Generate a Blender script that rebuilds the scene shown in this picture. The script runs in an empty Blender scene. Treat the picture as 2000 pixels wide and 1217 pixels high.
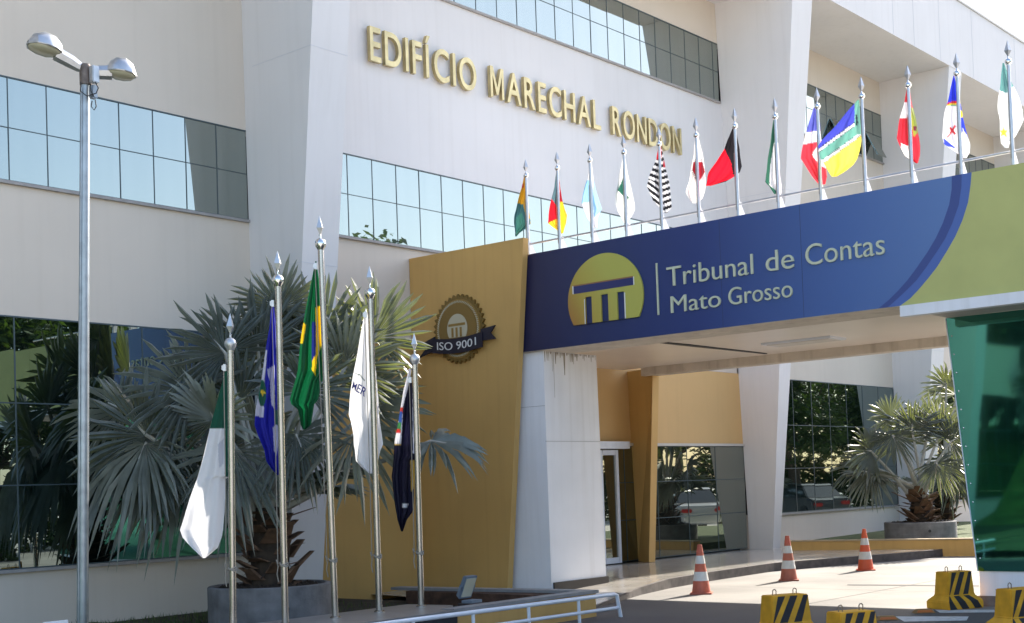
import bpy, bmesh, math, random
from mathutils import Vector, Matrix
from math import radians, sin, cos, pi
S = bpy.context.scene
COL = S.collection
random.seed(7)

# ------------------------------------------------------------------ camera
F, CY = 2583.178, 874.141                      # focal length and horizon row, in pixels of a 2000 px wide picture
RX = Vector((0.652, -0.758, -0.035)); UP = Vector((-0.001, -0.047, 0.999)); FW = Vector((0.758, 0.651, 0.031))
import_R = [[0.6522, -0.7572, -0.0348], [-0.0006, -0.0464, 0.9989], [0.7581, 0.6511, 0.0314]]
yaw, pitch, roll = radians(40.64529858), radians(1.80050909), radians(-1.99360398)
f0 = Vector((cos(yaw)*cos(pitch), sin(yaw)*cos(pitch), sin(pitch))); r0 = Vector((sin(yaw), -cos(yaw), 0)); u0 = r0.cross(f0)
RX = cos(roll)*r0 + sin(roll)*u0; UP = -sin(roll)*r0 + cos(roll)*u0; FW = f0
EYE = Vector((0, 0, 1.67))
cd = bpy.data.cameras.new('camera'); cam = bpy.data.objects.new('camera', cd); COL.objects.link(cam)
cd.sensor_width = 36; cd.lens = 36*F/2000; cd.shift_y = (CY-608.5)/2000; cd.clip_start = .1; cd.clip_end = 2000
M = Matrix.Identity(4)
for i in range(3):
    M[i][0] = RX[i]; M[i][1] = UP[i]; M[i][2] = -FW[i]; M[i][3] = EYE[i]
cam.matrix_world = M
S.camera = cam

# ------------------------------------------------------------------ light
SUN_EL, SUN_AZ = radians(34), radians(1.6)      # sun low over +X, a touch behind the facade
sv = Vector((cos(SUN_EL)*cos(SUN_AZ), cos(SUN_EL)*sin(SUN_AZ), sin(SUN_EL)))
w = bpy.data.worlds.new('World'); S.world = w; w.use_nodes = True
nt = w.node_tree; bg = nt.nodes['Background']
sky = nt.nodes.new('ShaderNodeTexSky'); sky.sky_type = 'NISHITA'; sky.sun_disc = False
sky.sun_elevation = SUN_EL; sky.sun_rotation = pi/2 - SUN_AZ; sky.air_density = 1.0; sky.dust_density = 2.0; sky.ozone_density = 1.0
nt.links.new(sky.outputs[0], bg.inputs[0]); bg.inputs[1].default_value = .15
sl = bpy.data.lights.new('sun', 'SUN'); sl.energy = 4.2; sl.angle = radians(.5); sl.color = (1, .93, .82)
so = bpy.data.objects.new('sun', sl); COL.objects.link(so); so.rotation_euler = sv.to_track_quat('Z', 'Y').to_euler()
S.view_settings.view_transform = 'Standard'; S.view_settings.look = 'None'; S.view_settings.gamma = 1
S.view_settings.exposure = 1.5

# ------------------------------------------------------------------ helpers
def ray(px, py): return RX*((px-1000)/F) - UP*((py-CY)/F) + FW
def at(px, py, ax, val):                        # pixel -> point on the plane  coordinate[ax] = val
    d = ray(px, py); return EYE + d*((val-EYE[ax])/d[ax])
def atd(px, py, dep): return EYE + ray(px, py)*dep
def s2l(c):
    return tuple(((v/255)/12.92 if v/255 <= .04045 else ((v/255+.055)/1.055)**2.4) for v in c)

MATS = {}
def mat(name, col, rough=.6, metal=0, spec=.5, var=0, vscale=3, bump=0, bscale=30, trans=0, transcol=None, streak=0, wave=0):
    """plain surface with optional blotches, bump, rain streaks and translucency"""
    if name in MATS: return MATS[name]
    m = bpy.data.materials.new(name); m.use_nodes = True; MATS[name] = m
    n = m.node_tree.nodes; l = m.node_tree.links; p = n['Principled BSDF']
    p.inputs['Roughness'].default_value = rough; p.inputs['Metallic'].default_value = metal
    p.inputs['Specular IOR Level'].default_value = spec
    c = (*col, 1); p.inputs['Base Color'].default_value = c
    tc = n.new('ShaderNodeTexCoord'); src = None
    if var:
        nz = n.new('ShaderNodeTexNoise'); nz.inputs['Scale'].default_value = vscale; nz.inputs['Detail'].default_value = 6
        l.new(tc.outputs['Object'], nz.inputs['Vector'])
        r = n.new('ShaderNodeValToRGB'); r.color_ramp.elements[0].position = .3; r.color_ramp.elements[1].position = .7
        r.color_ramp.elements[0].color = (*[v*(1-var) for v in col], 1); r.color_ramp.elements[1].color = (*[min(1, v*(1+var*.5)) for v in col], 1)
        l.new(nz.outputs[0], r.inputs[0]); src = r.outputs[0]
    if streak:
        mp = n.new('ShaderNodeMapping'); mp.inputs['Scale'].default_value = (5, 5, .22); l.new(tc.outputs['Object'], mp.inputs[0])
        nz2 = n.new('ShaderNodeTexNoise'); nz2.inputs['Scale'].default_value = 1.6; nz2.inputs['Detail'].default_value = 8; l.new(mp.outputs[0], nz2.inputs['Vector'])
        r2 = n.new('ShaderNodeValToRGB'); r2.color_ramp.elements[0].position = .5; r2.color_ramp.elements[1].position = .78
        r2.color_ramp.elements[0].color = (1, 1, 1, 1); r2.color_ramp.elements[1].color = (1-streak, 1-streak*1.08, 1-streak*1.2, 1)
        l.new(nz2.outputs[0], r2.inputs[0])
        mx = n.new('ShaderNodeMix'); mx.data_type = 'RGBA'; mx.blend_type = 'MULTIPLY'; mx.inputs[0].default_value = 1
        if src: l.new(src, mx.inputs[6])
        else: mx.inputs[6].default_value = c
        l.new(r2.outputs[0], mx.inputs[7]); src = mx.outputs[2]
    if src: l.new(src, p.inputs['Base Color'])
    if bump:
        nb = n.new('ShaderNodeTexNoise'); nb.inputs['Scale'].default_value = bscale; nb.inputs['Detail'].default_value = 5; l.new(tc.outputs['Object'], nb.inputs['Vector'])
        b = n.new('ShaderNodeBump'); b.inputs['Strength'].default_value = bump; b.inputs['Distance'].default_value = .02
        l.new(nb.outputs[0], b.inputs['Height']); l.new(b.outputs[0], p.inputs['Normal'])
    if trans:
        t = n.new('ShaderNodeBsdfTranslucent'); t.inputs[0].default_value = (*(transcol or col), 1)
        ms = n.new('ShaderNodeMixShader'); ms.inputs[0].default_value = trans
        l.new(p.outputs[0], ms.inputs[1]); l.new(t.outputs[0], ms.inputs[2]); l.new(ms.outputs[0], n['Material Output'].inputs[0])
    return m

def glass_mat(name, tint, body, fac, wob=.0, sc=1.5, rough=.0, blinds=0):
    """reflective tinted facade glass: dark body under a mirror coat"""
    m = bpy.data.materials.new(name); m.use_nodes = True; MATS[name] = m
    n = m.node_tree.nodes; l = m.node_tree.links; p = n['Principled BSDF']
    p.inputs['Base Color'].default_value = (*body, 1); p.inputs['Roughness'].default_value = .05
    g = n.new('ShaderNodeBsdfGlossy'); g.inputs['Color'].default_value = (*tint, 1); g.inputs['Roughness'].default_value = rough
    ms = n.new('ShaderNodeMixShader'); ms.inputs[0].default_value = fac
    l.new(p.outputs[0], ms.inputs[1]); l.new(g.outputs[0], ms.inputs[2]); l.new(ms.outputs[0], n['Material Output'].inputs[0])
    if blinds:
        t2 = n.new('ShaderNodeTexCoord'); mp = n.new('ShaderNodeMapping'); mp.inputs['Scale'].default_value = (2.6, 1, .12); l.new(t2.outputs['Object'], mp.inputs[0])
        n2 = n.new('ShaderNodeTexNoise'); n2.inputs['Scale'].default_value = 1.3; n2.inputs['Detail'].default_value = 3; l.new(mp.outputs[0], n2.inputs['Vector'])
        r = n.new('ShaderNodeValToRGB'); r.color_ramp.elements[0].position = .35; r.color_ramp.elements[1].position = .65
        r.color_ramp.elements[0].color = (*body, 1); r.color_ramp.elements[1].color = (*[min(1, v+blinds) for v in body], 1); l.new(n2.outputs[0], r.inputs[0]); l.new(r.outputs[0], p.inputs['Base Color'])
    if wob:
        tc = n.new('ShaderNodeTexCoord'); nz = n.new('ShaderNodeTexNoise'); nz.inputs['Scale'].default_value = sc; nz.inputs['Detail'].default_value = 1
        l.new(tc.outputs['Object'], nz.inputs['Vector'])
        b = n.new('ShaderNodeBump'); b.inputs['Strength'].default_value = wob; b.inputs['Distance'].default_value = .05
        l.new(nz.outputs[0], b.inputs['Height']); l.new(b.outputs[0], g.inputs['Normal'])
    return m

class MB:
    def __init__(s): s.v = []; s.f = []; s.mi = []
    def face(s, pts, mi=0):
        b = len(s.v); s.v += [tuple(p) for p in pts]; s.f.append(tuple(range(b, b+len(pts)))); s.mi.append(mi); return s
    def mesh(s, vs, fs, mi=0):
        b = len(s.v); s.v += [tuple(p) for p in vs]
        for f in fs: s.f.append(tuple(b+i for i in f)); s.mi.append(mi)
        return s
    def hexa(s, p, mi=0):                        # p: bottom 4 ccw, top 4 ccw
        return s.mesh(p, [(3, 2, 1, 0), (4, 5, 6, 7), (0, 1, 5, 4), (1, 2, 6, 5), (2, 3, 7, 6), (3, 0, 4, 7)], mi)
    def box(s, x0, x1, y0, y1, z0, z1, mi=0):
        return s.hexa([(x0, y0, z0), (x1, y0, z0), (x1, y1, z0), (x0, y1, z0), (x0, y0, z1), (x1, y0, z1), (x1, y1, z1), (x0, y1, z1)], mi)
    def prism(s, poly, fn, a, b, mi=0):          # extrude a 2-D polygon between depth a and b; fn(u, v, depth) -> point
        n = len(poly); vs = [fn(u, v, a) for u, v in poly] + [fn(u, v, b) for u, v in poly]
        fs = [tuple(range(n-1, -1, -1)), tuple(range(n, 2*n))] + [(i, (i+1) % n, n+(i+1) % n, n+i) for i in range(n)]
        return s.mesh(vs, fs, mi)
    def tube(s, pts, rad, n=10, mi=0, cap=True):
        pts = [Vector(p) for p in pts]; R = rad if isinstance(rad, (list, tuple)) else [rad]*len(pts)
        vs = []; up = None
        for i, p in enumerate(pts):
            t = (pts[min(i+1, len(pts)-1)] - pts[max(i-1, 0)]).normalized()
            if up is None: up = t.orthogonal().normalized()
            up = (up - t*up.dot(t)).normalized(); sd = t.cross(up)
            vs += [p + (up*cos(2*pi*k/n) + sd*sin(2*pi*k/n))*R[i] for k in range(n)]
        fs = [(i*n+k, i*n+(k+1) % n, (i+1)*n+(k+1) % n, (i+1)*n+k) for i in range(len(pts)-1) for k in range(n)]
        if cap: fs += [tuple(range(n-1, -1, -1)), tuple((len(pts)-1)*n+k for k in range(n))]
        return s.mesh(vs, fs, mi)
    def lathe(s, prof, c=(0, 0, 0), n=24, mi=0, ax=None):   # prof: (r, z)
        vs = [(c[0]+r*cos(2*pi*k/n), c[1]+r*sin(2*pi*k/n), c[2]+z) for r, z in prof for k in range(n)]
        fs = [(i*n+k, i*n+(k+1) % n, (i+1)*n+(k+1) % n, (i+1)*n+k) for i in range(len(prof)-1) for k in range(n)]
        return s.mesh(vs, fs, mi)
    def build(s, name, mats, parent=None, smooth=False, bevel=0, loc=None, merge=False):
        me = bpy.data.meshes.new(name); me.from_pydata(s.v, [], s.f)
        for m in (mats if isinstance(mats, (list, tuple)) else [mats]): me.materials.append(m)
        me.polygons.foreach_set('material_index', s.mi)
        bm = bmesh.new(); bm.from_mesh(me)
        if bevel or merge: bmesh.ops.remove_doubles(bm, verts=bm.verts, dist=1e-5)
        bmesh.ops.recalc_face_normals(bm, faces=bm.faces) if not merge == 'keep' else None
        if bevel: bmesh.ops.bevel(bm, geom=bm.edges[:], offset=bevel, segments=2, affect='EDGES', clamp_overlap=True)
        bm.to_mesh(me); bm.free()
        if smooth:
            me.polygons.foreach_set('use_smooth', [True]*len(me.polygons))
            try: me.set_sharp_from_angle(angle=radians(35))
            except Exception: pass
        o = bpy.data.objects.new(name, me); COL.objects.link(o)
        if parent is not None: o.parent = parent
        if loc is not None: o.location = loc
        return o

def prism_concave(poly, fn, a, b_):
    from mathutils.geometry import tessellate_polygon
    tr = tessellate_polygon([[Vector((u, v, 0)) for u, v in poly]]); n = len(poly)
    vs = [fn(u, v, a) for u, v in poly]+[fn(u, v, b_) for u, v in poly]
    return MB().mesh(vs, [tuple(t) for t in tr]+[tuple(i+n for i in t) for t in tr]+[(i, (i+1) % n, n+(i+1) % n, n+i) for i in range(n)])
def tag(o, label=None, cat=None, group=None, kind=None):
    if label: o['label'] = label
    if cat: o['category'] = cat
    if group: o['group'] = group
    if kind: o['kind'] = kind
    return o
def thing(name, label, cat, loc=(0, 0, 0), group=None, rz=0):
    o = bpy.data.objects.new(name, None); COL.objects.link(o); o.location = loc; o.rotation_euler = (0, 0, rz); o.empty_display_size = .2
    return tag(o, label, cat, group)
def copy_tree(o, parent=None):
    kids = [c for c in bpy.data.objects if c.parent == o]
    c = o.copy(); COL.objects.link(c)
    if parent is not None: c.parent = parent
    for k in kids: copy_tree(k, c)
    return c

def text_mesh(txt, offset=0, extrude=.1, shear=0):
    """built-in font -> (verts, faces), lying in xy, thickness in z"""
    cu = bpy.data.curves.new('t', 'FONT'); cu.body = txt; cu.offset = offset; cu.extrude = extrude; cu.shear = shear; cu.resolution_u = 5
    o = bpy.data.objects.new('t', cu); COL.objects.link(o)
    bpy.context.view_layer.update()
    dg = bpy.context.evaluated_depsgraph_get(); me = bpy.data.meshes.new_from_object(o.evaluated_get(dg))
    vs = [tuple(v.co) for v in me.vertices]; fs = [tuple(p.vertices) for p in me.polygons]
    bpy.data.objects.remove(o); bpy.data.curves.remove(cu); bpy.data.meshes.remove(me)
    return vs, fs
def text_on(txt, fn, box=None, **k):
    """MB with the text mapped by fn(u, v, w): u, v in 0..1 of the text's own box (or box given), w = -1..1"""
    vs, fs = text_mesh(txt, **k)
    x0 = min(v[0] for v in vs); x1 = max(v[0] for v in vs); y0 = min(v[1] for v in vs); y1 = max(v[1] for v in vs)
    if box: y0, y1 = box
    e = k.get('extrude', .1) or 1
    b = MB(); b.mesh([fn((v[0]-x0)/(x1-x0), (v[1]-y0)/(y1-y0), v[2]/e) for v in vs], fs); return b

# ------------------------------------------------------------------ materials
white = mat('white_wall_paint', (.70, .68, .68), .75, var=.04, vscale=.7, streak=.045)
cream = mat('cream_wall_paint', (.655, .575, .49), .8, var=.05, vscale=.6, streak=.035)
soffit = mat('soffit_paint', (.72, .66, .60), .7, var=.06, vscale=.8)
ochre_lit = mat('bounce_lit_ochre', (.62, .40, .17), .7, var=.05, vscale=.9, streak=.05)  # feature wall ochre made paler: bounced light under the canopy put into colour
ochre = mat('ochre_wall_paint', (.57, .345, .11), .7, var=.08, vscale=.9, streak=.08)
pillarw = mat('weathered_white_paint', (.84, .83, .85), .7, var=.05, vscale=1.5, streak=.10)
frame_m = mat('dark_window_frame', (.05, .075, .085), .4)
sillm = mat('sill_stone', (.33, .31, .30), .6, var=.15, vscale=8)
gl_up = glass_mat('sky_mirror_glass', (.44, .475, .44), (.02, .04, .036), .70, wob=.006, sc=.9, blinds=.11)
gl_low = glass_mat('dark_mirror_glass', (.36, .44, .42), (.004, .010, .009), .62, wob=.008, sc=.9)
gl_ent = glass_mat('entrance_glass', (.42, .46, .42), (.02, .026, .023), .62, wob=.006, sc=.9)
steel = mat('brushed_steel', (.47, .44, .41), .26, 1, var=.12, vscale=6)
chrome = mat('polished_steel', (.75, .74, .73), .1, 1)
galv = mat('galvanised_steel', (.36, .40, .44), .42, .85, var=.2, vscale=9)
alu = mat('cast_aluminium', (.55, .56, .58), .38, .75, var=.12, vscale=12)
dark = mat('black_plastic', (.02, .02, .022), .5)
concrete = mat('grey_planter_concrete', (.19, .185, .19), .85, var=.35, vscale=5, bump=.25, bscale=40, streak=.2)
soilm = mat('dark_soil', (.028, .018, .012), .95, var=.4, vscale=12, bump=1, bscale=18)
rope_m = mat('rope', (.30, .27, .23), .9)
whitemetal = mat('white_painted_metal', (.70, .73, .80), .4, var=.08, vscale=7)

# ------------------------------------------------------------------ ground
def ground_mat(name, c0, c1):
    m = bpy.data.materials.new(name); m.use_nodes = True; n = m.node_tree.nodes; l = m.node_tree.links; p = n['Principled BSDF']
    tc = n.new('ShaderNodeTexCoord')
    a = n.new('ShaderNodeTexNoise'); a.inputs['Scale'].default_value = .55; a.inputs['Detail'].default_value = 8; l.new(tc.outputs['Object'], a.inputs[0])
    b = n.new('ShaderNodeTexNoise'); b.inputs['Scale'].default_value = 60; b.inputs['Detail'].default_value = 3; l.new(tc.outputs['Object'], b.inputs[0])
    r = n.new('ShaderNodeValToRGB'); e = r.color_ramp.elements; e[0].position = .35; e[1].position = .68; e[0].color = (*c0, 1); e[1].color = (*c1, 1)
    l.new(a.outputs[0], r.inputs[0])
    mx = n.new('ShaderNodeMix'); mx.data_type = 'RGBA'; mx.blend_type = 'MULTIPLY'; mx.inputs[0].default_value = .5
    l.new(r.outputs[0], mx.inputs[6]); l.new(b.outputs[0], mx.inputs[7]); l.new(mx.outputs[2], p.inputs['Base Color'])
    p.inputs['Roughness'].default_value = .75
    bp = n.new('ShaderNodeBump'); bp.inputs['Strength'].default_value = .25; bp.inputs['Distance'].default_value = .01; l.new(b.outputs[0], bp.inputs['Height']); l.new(bp.outputs[0], p.inputs['Normal'])
    return m
gm = ground_mat('drive_concrete', (.20, .187, .172), (.34, .318, .29)); am = ground_mat('shade_dark_asphalt', (.085, .08, .085), (.125, .12, .122))
def sheet(name, x0, x1, y0, y1, z, m, kind='structure'):
    o = MB().face([(x0, y0, z), (x1, y0, z), (x1, y1, z), (x0, y1, z)]).build(name, m); o['kind'] = kind; return o
sheet('ground', -400, 400, -400, 400, -.02, mat('pale_bounce_paving', (.55, .52, .47), .9, var=.2, vscale=.3))  # unseen outer ground, made pale to bounce sunlight onto the building
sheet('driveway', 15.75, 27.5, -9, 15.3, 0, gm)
sheet('far_bounce_paving', 27.5, 60, -9, 15.3, .0, mat('pale_bounce_paving', (.55, .52, .47)))  # unseen paving, kept pale to throw light up under the eaves
sheet('road', 7.0, 15.75, -9, 15.3, .0, am)  # coloured darker up to the canopy's shadow edge, to deepen the shade
lawn_m = mat('lawn_grass', (.035, .06, .015), .9, var=.5, vscale=9, bump=1, bscale=60)
sheet('lawn', -10, 9.4, 11.42, 15.25, .15, lawn_m)
sheet('bounce_cut_verge', -10, 6.85, 7.5, 11.41, .14, lawn_m)  # unseen dark lawn strip, added to cut bounce onto the lower wall
sheet('bounce_lot', -10, 110, -40, -9, .0, mat('bounce_lot_paving', (.33, .31, .28), .9, var=.2, vscale=.4))  # unseen area, paved pale in place of lawn to bounce light
MB().box(9.4, 13.4, 11.42, 15.28, .02, .12).build('planting_bed', mat('bed_soil', (.035, .028, .016), .95, var=.5, vscale=5, bump=1, bscale=25))['kind'] = 'structure'
g = MB()
rg = random.Random(4)
for k in range(5200):
    x = rg.uniform(7.2, 12.9); y = rg.uniform(11.5, 15.2)
    if (x-10.62)**2+(y-13.2)**2 < .66 or rg.random() < (.75 if x > 11.2 else 0): continue
    h = rg.uniform(.03, .08); a = rg.uniform(0, 6.28); dx, dy = cos(a)*.006, sin(a)*.006; z = .15 if x < 9.4 else .12
    g.face([(x-dx, y-dy, z), (x+dx, y+dy, z), (x+rg.uniform(-.03, .03), y+rg.uniform(-.03, .03), z+h)])
go = g.build('grass', mat('grass_blades', (.06, .10, .025), .6, trans=.3, transcol=(.12, .18, .03))); tag(go, 'short green grass around the pole plinth and planter', 'grass', kind='stuff')

# tiled entrance platform, ramping down at its left end
tile = mat('polished_floor_tile', (.44, .41, .37), .16, var=.25, vscale=2.5, spec=.6)
kerbm = mat('dark_kerb_granite', (.085, .07, .065), .6, var=.5, vscale=7)
edge = [(14.3, 11.05, .012), (15.3, 11.35, .05), (16.5, 11.75, .11), (17.7, 12.02, .15), (19.3, 12.2, .15), (21.5, 12.3, .15), (23.4, 11.75, .15), (24.9, 11.2, .15), (26.0, 11.0, .15)]
pm = MB()
for (a, b) in zip(edge, edge[1:]):
    pm.face([a, b, (b[0], 15.29, b[2] if b[0] > 17 else max(b[2], .12)), (a[0], 15.29, a[2] if a[0] > 17 else max(a[2], .1))])
pm.build('entrance_pavement', tile)['kind'] = 'structure'
km = MB()
for (a, b) in zip(edge, edge[1:]):
    km.hexa([(a[0], a[1]-.07, -.01), (b[0], b[1]-.07, -.01), (b[0], b[1], -.01), (a[0], a[1], -.01), (a[0], a[1]-.07, a[2]+.003), (b[0], b[1]-.07, b[2]+.003), (b[0], b[1], b[2]+.003), (a[0], a[1], a[2]+.003)])
km.build('kerb', kerbm)['kind'] = 'structure'

# painted hatching on the road
pw = mat('road_paint', (.62, .62, .62), .7, var=.25, vscale=12)
hm = MB()
for q in [((1748, 1204), (1892, 1204), (1888, 1212), (1766, 1214)), ((1826, 1191), (1942, 1191), (1947, 1196), (1836, 1197)), ((1700, 1222), (1870, 1226), (1850, 1236), (1700, 1234)),
          ((1942, 1183), (1998, 1182), (2010, 1186), (1950, 1187)), ((1890, 1170), (1925, 1170), (1930, 1173), (1895, 1173))]:
    hm.face([at(x, y, 2, .004) for x, y in q])
hm.build('road_marking', pw)['kind'] = 'structure'
# drain joint across the drive
jm = MB(); jp = [at(1655, 1141, 2, .004), at(1912, 1143, 2, .004), at(1912, 1145, 2, .004), at(1655, 1143, 2, .004)]; jm.face(jp)
for x in (18.2, 21.2, 24.2): jm.face([(x, -8, .004), (x+.014, -8, .004), (x+.014, 11.2, .004), (x, 11.2, .004)])
for y in (5.0, 8.6): jm.face([(15.8, y, .0045), (26, y, .0045), (26, y+.014, .0045), (15.8, y+.014, .0045)])
jm.build('drain_joint', mat('joint_dark', (.05, .05, .05), .8))['kind'] = 'structure'

# ------------------------------------------------------------------ office building
YW = 15.3
bld = thing('office_building', 'large cream and white office building with window bands, tapering fins and deep eaves', 'building', (12, YW, 0))
def bpart(mb, name, m, parent=bld, **k):
    o = mb.build(name, m, **k); o.parent = parent
    o.matrix_parent_inverse = Matrix.Identity(4)
    p = parent; off = Vector((0, 0, 0))
    while p is not None: off += p.location; p = p.parent
    o.location = Vector(o.location) - off; return o
BZ = [(0, .9), (4.03, 5.72), (7.03, 10.11), (11.41, 12.4)]
fin_x = [(-4.4, -3.7), (3.85, 4.53), (12.1, 12.78), (25.3, 26.15), (33.6, 34.4), (41.8, 42.5)]
bays = [(-12, -4.4), (-3.7, 3.85), (4.53, 12.1), (12.78, 25.3), (26.15, 33.6), (34.4, 41.8), (42.5, 50)]
for (x0, x1) in bays:
    ent = x0 == 12.78
    for i, (z0, z1) in enumerate(BZ):
        if ent and i == 0: continue
        if ent and i == 1: z0 = 4.07
        m = white if ent and i == 2 else cream
        bpart(MB().box(x0-.3, x1+.3, YW, YW+.25, z0, z1), 'wall', m)
bpart(MB().box(12.5, 15.6, YW, YW+.25, 0, 4.067), 'wall', ochre)
bpart(MB().box(15.6, 25.8, YW, YW+.25, 2.45, 4.067), 'wall', ochre_lit)
bpart(MB().box(-12, 50, YW+.6, YW+14, 0, 14.1), 'core_block', mat('interior_dark', (.05, .05, .05), .9))
bpart(MB().box(-12, 50, YW-1.96, YW+14, 12.303, 14.2), 'eave', white)
bpart(MB().box(-12, 50, YW-2.0, YW+14, 14.203, 14.26), 'roof_edge', mat('roof_flashing', (.5, .5, .5), .5))
# joints and vertical drip lines on the eave front
for x in (30.2, 31.4, 33.0, 35.2, 38.4): bpart(MB().box(x, x+.015, YW-1.963, YW-1.955, 12.32, 14.19), 'eave_joint', mat('hairline', (.55, .55, .58), .8))
def window_strip(x0, x1, z0, z1, xs, zs, gm_, sill=True, parent=bld):
    rnd = random.Random(int(x0*10+z0*100))
    fr = MB(); t = .0055 if z0 > 5 else .008
    fr.box(x0, x1, YW-.008, YW+.05, z1-.014, z1+.004); fr.box(x0, x1, YW-.008, YW+.05, z0-.004, z0+.010)
    for x in xs: fr.box(x-t, x+t, YW-.003, YW+.05, z0+.0105, z1-.0145)
    for z in zs: fr.box(x0, x1, YW-.0025, YW+.05, z-t, z+t)
    o = bpart(fr, 'window', frame_m, parent)
    pn = MB(); ed = [x0]+list(xs)+[x1]; zd = [z0]+list(zs)+[z1]
    for a, b in zip(ed, ed[1:]):
        for c, d in zip(zd, zd[1:]):
            tx, tz = rnd.gauss(0, .0022), rnd.gauss(0, .0022); y = YW+.004; hw, hh = (b-a)/2, (d-c)/2
            pn.face([(a, y-tx*hw-tz*hh, c), (b, y+tx*hw-tz*hh, c), (b, y+tx*hw+tz*hh, d), (a, y-tx*hw+tz*hh, d)])
    bpart(pn, 'pane', gm_, o)
    if sill: bpart(MB().box(x0, x1, YW-.05, YW-.003, z0-.045, z0-.006), 'sill', sillm, o)
def steps(x0, x1, dx, off=0):
    r = []; x = x0+off if off else x0+dx
    while x < x1-.1: r.append(x); x += dx
    return r
for (x0, x1) in bays:
    if x0 == 12.78:
        window_strip(x0, x1, 5.72, 7.03, steps(x0, x1, .535, 14.614-12.78-.535*3), [6.39], gl_up)
        window_strip(x0, x1, 10.11, 11.41, steps(x0, x1, .56), [10.78], gl_up)
    else:
        xs = [x1-.528*k for k in range(1, int((x1-x0)/.528)+1)][::-1]
        window_strip(x0, x1, 5.72, 7.03, xs, [6.39], gl_up)
        window_strip(x0, x1, 10.11, 11.41, xs, [10.8], gl_up)
        window_strip(x0, x1, .9, 4.03, [x1-.92*k for k in range(1, int((x1-x0)/.92)+1)][::-1], [1.93, 2.95], gl_low)
# entrance bay: lintel, glazing and door
window_strip(15.6, 25.75, .18, 2.44, steps(15.6, 25.75, 1.12), [.98, 1.72], gl_ent, sill=False)
bpart(MB().box(15.7, 25.7, YW-.06, YW-.014, 2.445, 2.50), 'lintel', mat('pale_lintel', (.55, .5, .45), .6))
door = bpart(MB().box(20.28, 20.36, YW-.10, YW-.02, .17, 2.36).box(20.37, 20.78, YW-.10, YW-.02, .17, .28).box(20.37, 20.78, YW-.10, YW-.02, 2.26, 2.36).box(20.79, 20.87, YW-.10, YW-.02, .17, 2.36), 'door', whitemetal)
bpart(MB().box(20.372, 20.778, YW-.07, YW-.05, .283, 2.257), 'pane', gl_ent, door)
bpart(MB().box(19.4, 21.1, YW-.22, YW-.065, 2.38, 2.52), 'door_header', whitemetal)
# fins: wide and deep at the top, slim at the floor
def fin(xl0, xl1, xr0, xr1, d0, d1, z0, z1, m, name='fin'):
    o = bpart(MB().hexa([(xl0, YW-d0, z0), (xr0, YW-d0, z0), (xr0, YW-.001, z0), (xl0, YW-.001, z0), (xl1, YW-d1, z1), (xr1, YW-d1, z1), (xr1, YW-.001, z1), (xl1, YW-.001, z1)]), name, m)
    return o
for i, (a, b) in enumerate(fin_x):
    d1 = 2.0 if i == 2 else 1.95
    fo = fin(a+(.55 if i == 3 else .05), a-.03, b, b, .57, d1, .02, 12.3, white)
    for z in (7.93, 4.95):
        d = .57+(d1-.57)*(z-.02)/12.28; xa = a+(.55 if i == 3 else .05); xa += (a-.03-xa)*z/12.3
        bpart(MB().box(xa-.003, b+.003, YW-d-.003, YW-.2, z-.005, z+.005), 'joint', mat('joint_line', (.60, .60, .63), .8), fo)
# small ochre fin column beside the entrance glass
bpart(MB().hexa([(21.2, 14.8, .155), (21.41, 14.8, .155), (21.62, YW-.001, .155), (21.55, YW-.001, .155), (21.2, 14.54, 3.92), (21.42, 14.54, 3.92), (21.75, YW-.001, 3.92), (21.41, YW-.001, 3.92)]), 'entrance_fin', ochre)
# awning sashes standing open in the upper right band
for (x, zc) in ((30.6, 10.42), (32.6, 10.42)):
    o = bpart(MB().hexa([(x, YW-.33, zc-.3), (x+.52, YW-.33, zc-.3), (x+.52, YW-.30, zc-.3), (x, YW-.30, zc-.3), (x, YW-.03, zc+.33), (x+.52, YW-.03, zc+.33), (x+.52, YW-.005, zc+.33), (x, YW-.005, zc+.33)]), 'open_sash', gl_up)

# building name in raised brass letters
brass = mat('brushed_brass', (.56, .455, .24), .38, .75, var=.25, vscale=5)
nm = thing('building_name_sign', 'gold raised capital letters EDIFÍCIO MARECHAL RONDON on the white upper wall', 'sign', (14.55, YW, 8.61))
cap0, cap1 = 0.0, None
vsE, _ = text_mesh('E'); capH = max(v[1] for v in vsE)-min(v[1] for v in vsE)
def glyph(ch):
    if ch != 'M': return text_mesh(ch, offset=.010, extrude=1)
    P = [(0, 0), (.10, 0), (.10, .50), (.27, .08), (.36, .08), (.53, .50), (.53, 0), (.63, 0), (.63, .695), (.50, .695), (.315, .24), (.13, .695), (0, .695)]
    b_ = prism_concave(P, lambda u, v, d: (u, v, d), -1, 1); return b_.v, b_.f
for word, x0, x1 in (('EDIFÍCIO', 14.56, 17.09), ('MARECHAL', 17.46, 20.70), ('RONDON', 21.09, 23.55)):
    dat = []
    for ch in word:
        vs, fs = glyph(ch); xs = [v[0] for v in vs]; wch = max(xs)-min(xs)
        dat.append([vs, fs, min(xs), max(wch, .14)])
    gap = .15; big = 1.0
    tot = sum(d[3]*(big if i == 0 else 1) for i, d in enumerate(dat)) + gap*(len(dat)-1)
    k = (x1-x0)/tot; x = x0; H = .545
    for i, (vs, fs, mn, wch) in enumerate(dat):
        sc = big if i == 0 else 1
        real = max(v[0] for v in vs)-mn; pad = (wch-real)/2
        b = MB(); b.mesh([(x+(v[0]-mn+pad)*k*sc, YW-.075+v[2]*.035, 8.61+v[1]/capH*H*sc) for v in vs], fs)
        bpart(b, 'letter', brass, nm)
        x += (wch*sc+gap)*k

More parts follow.
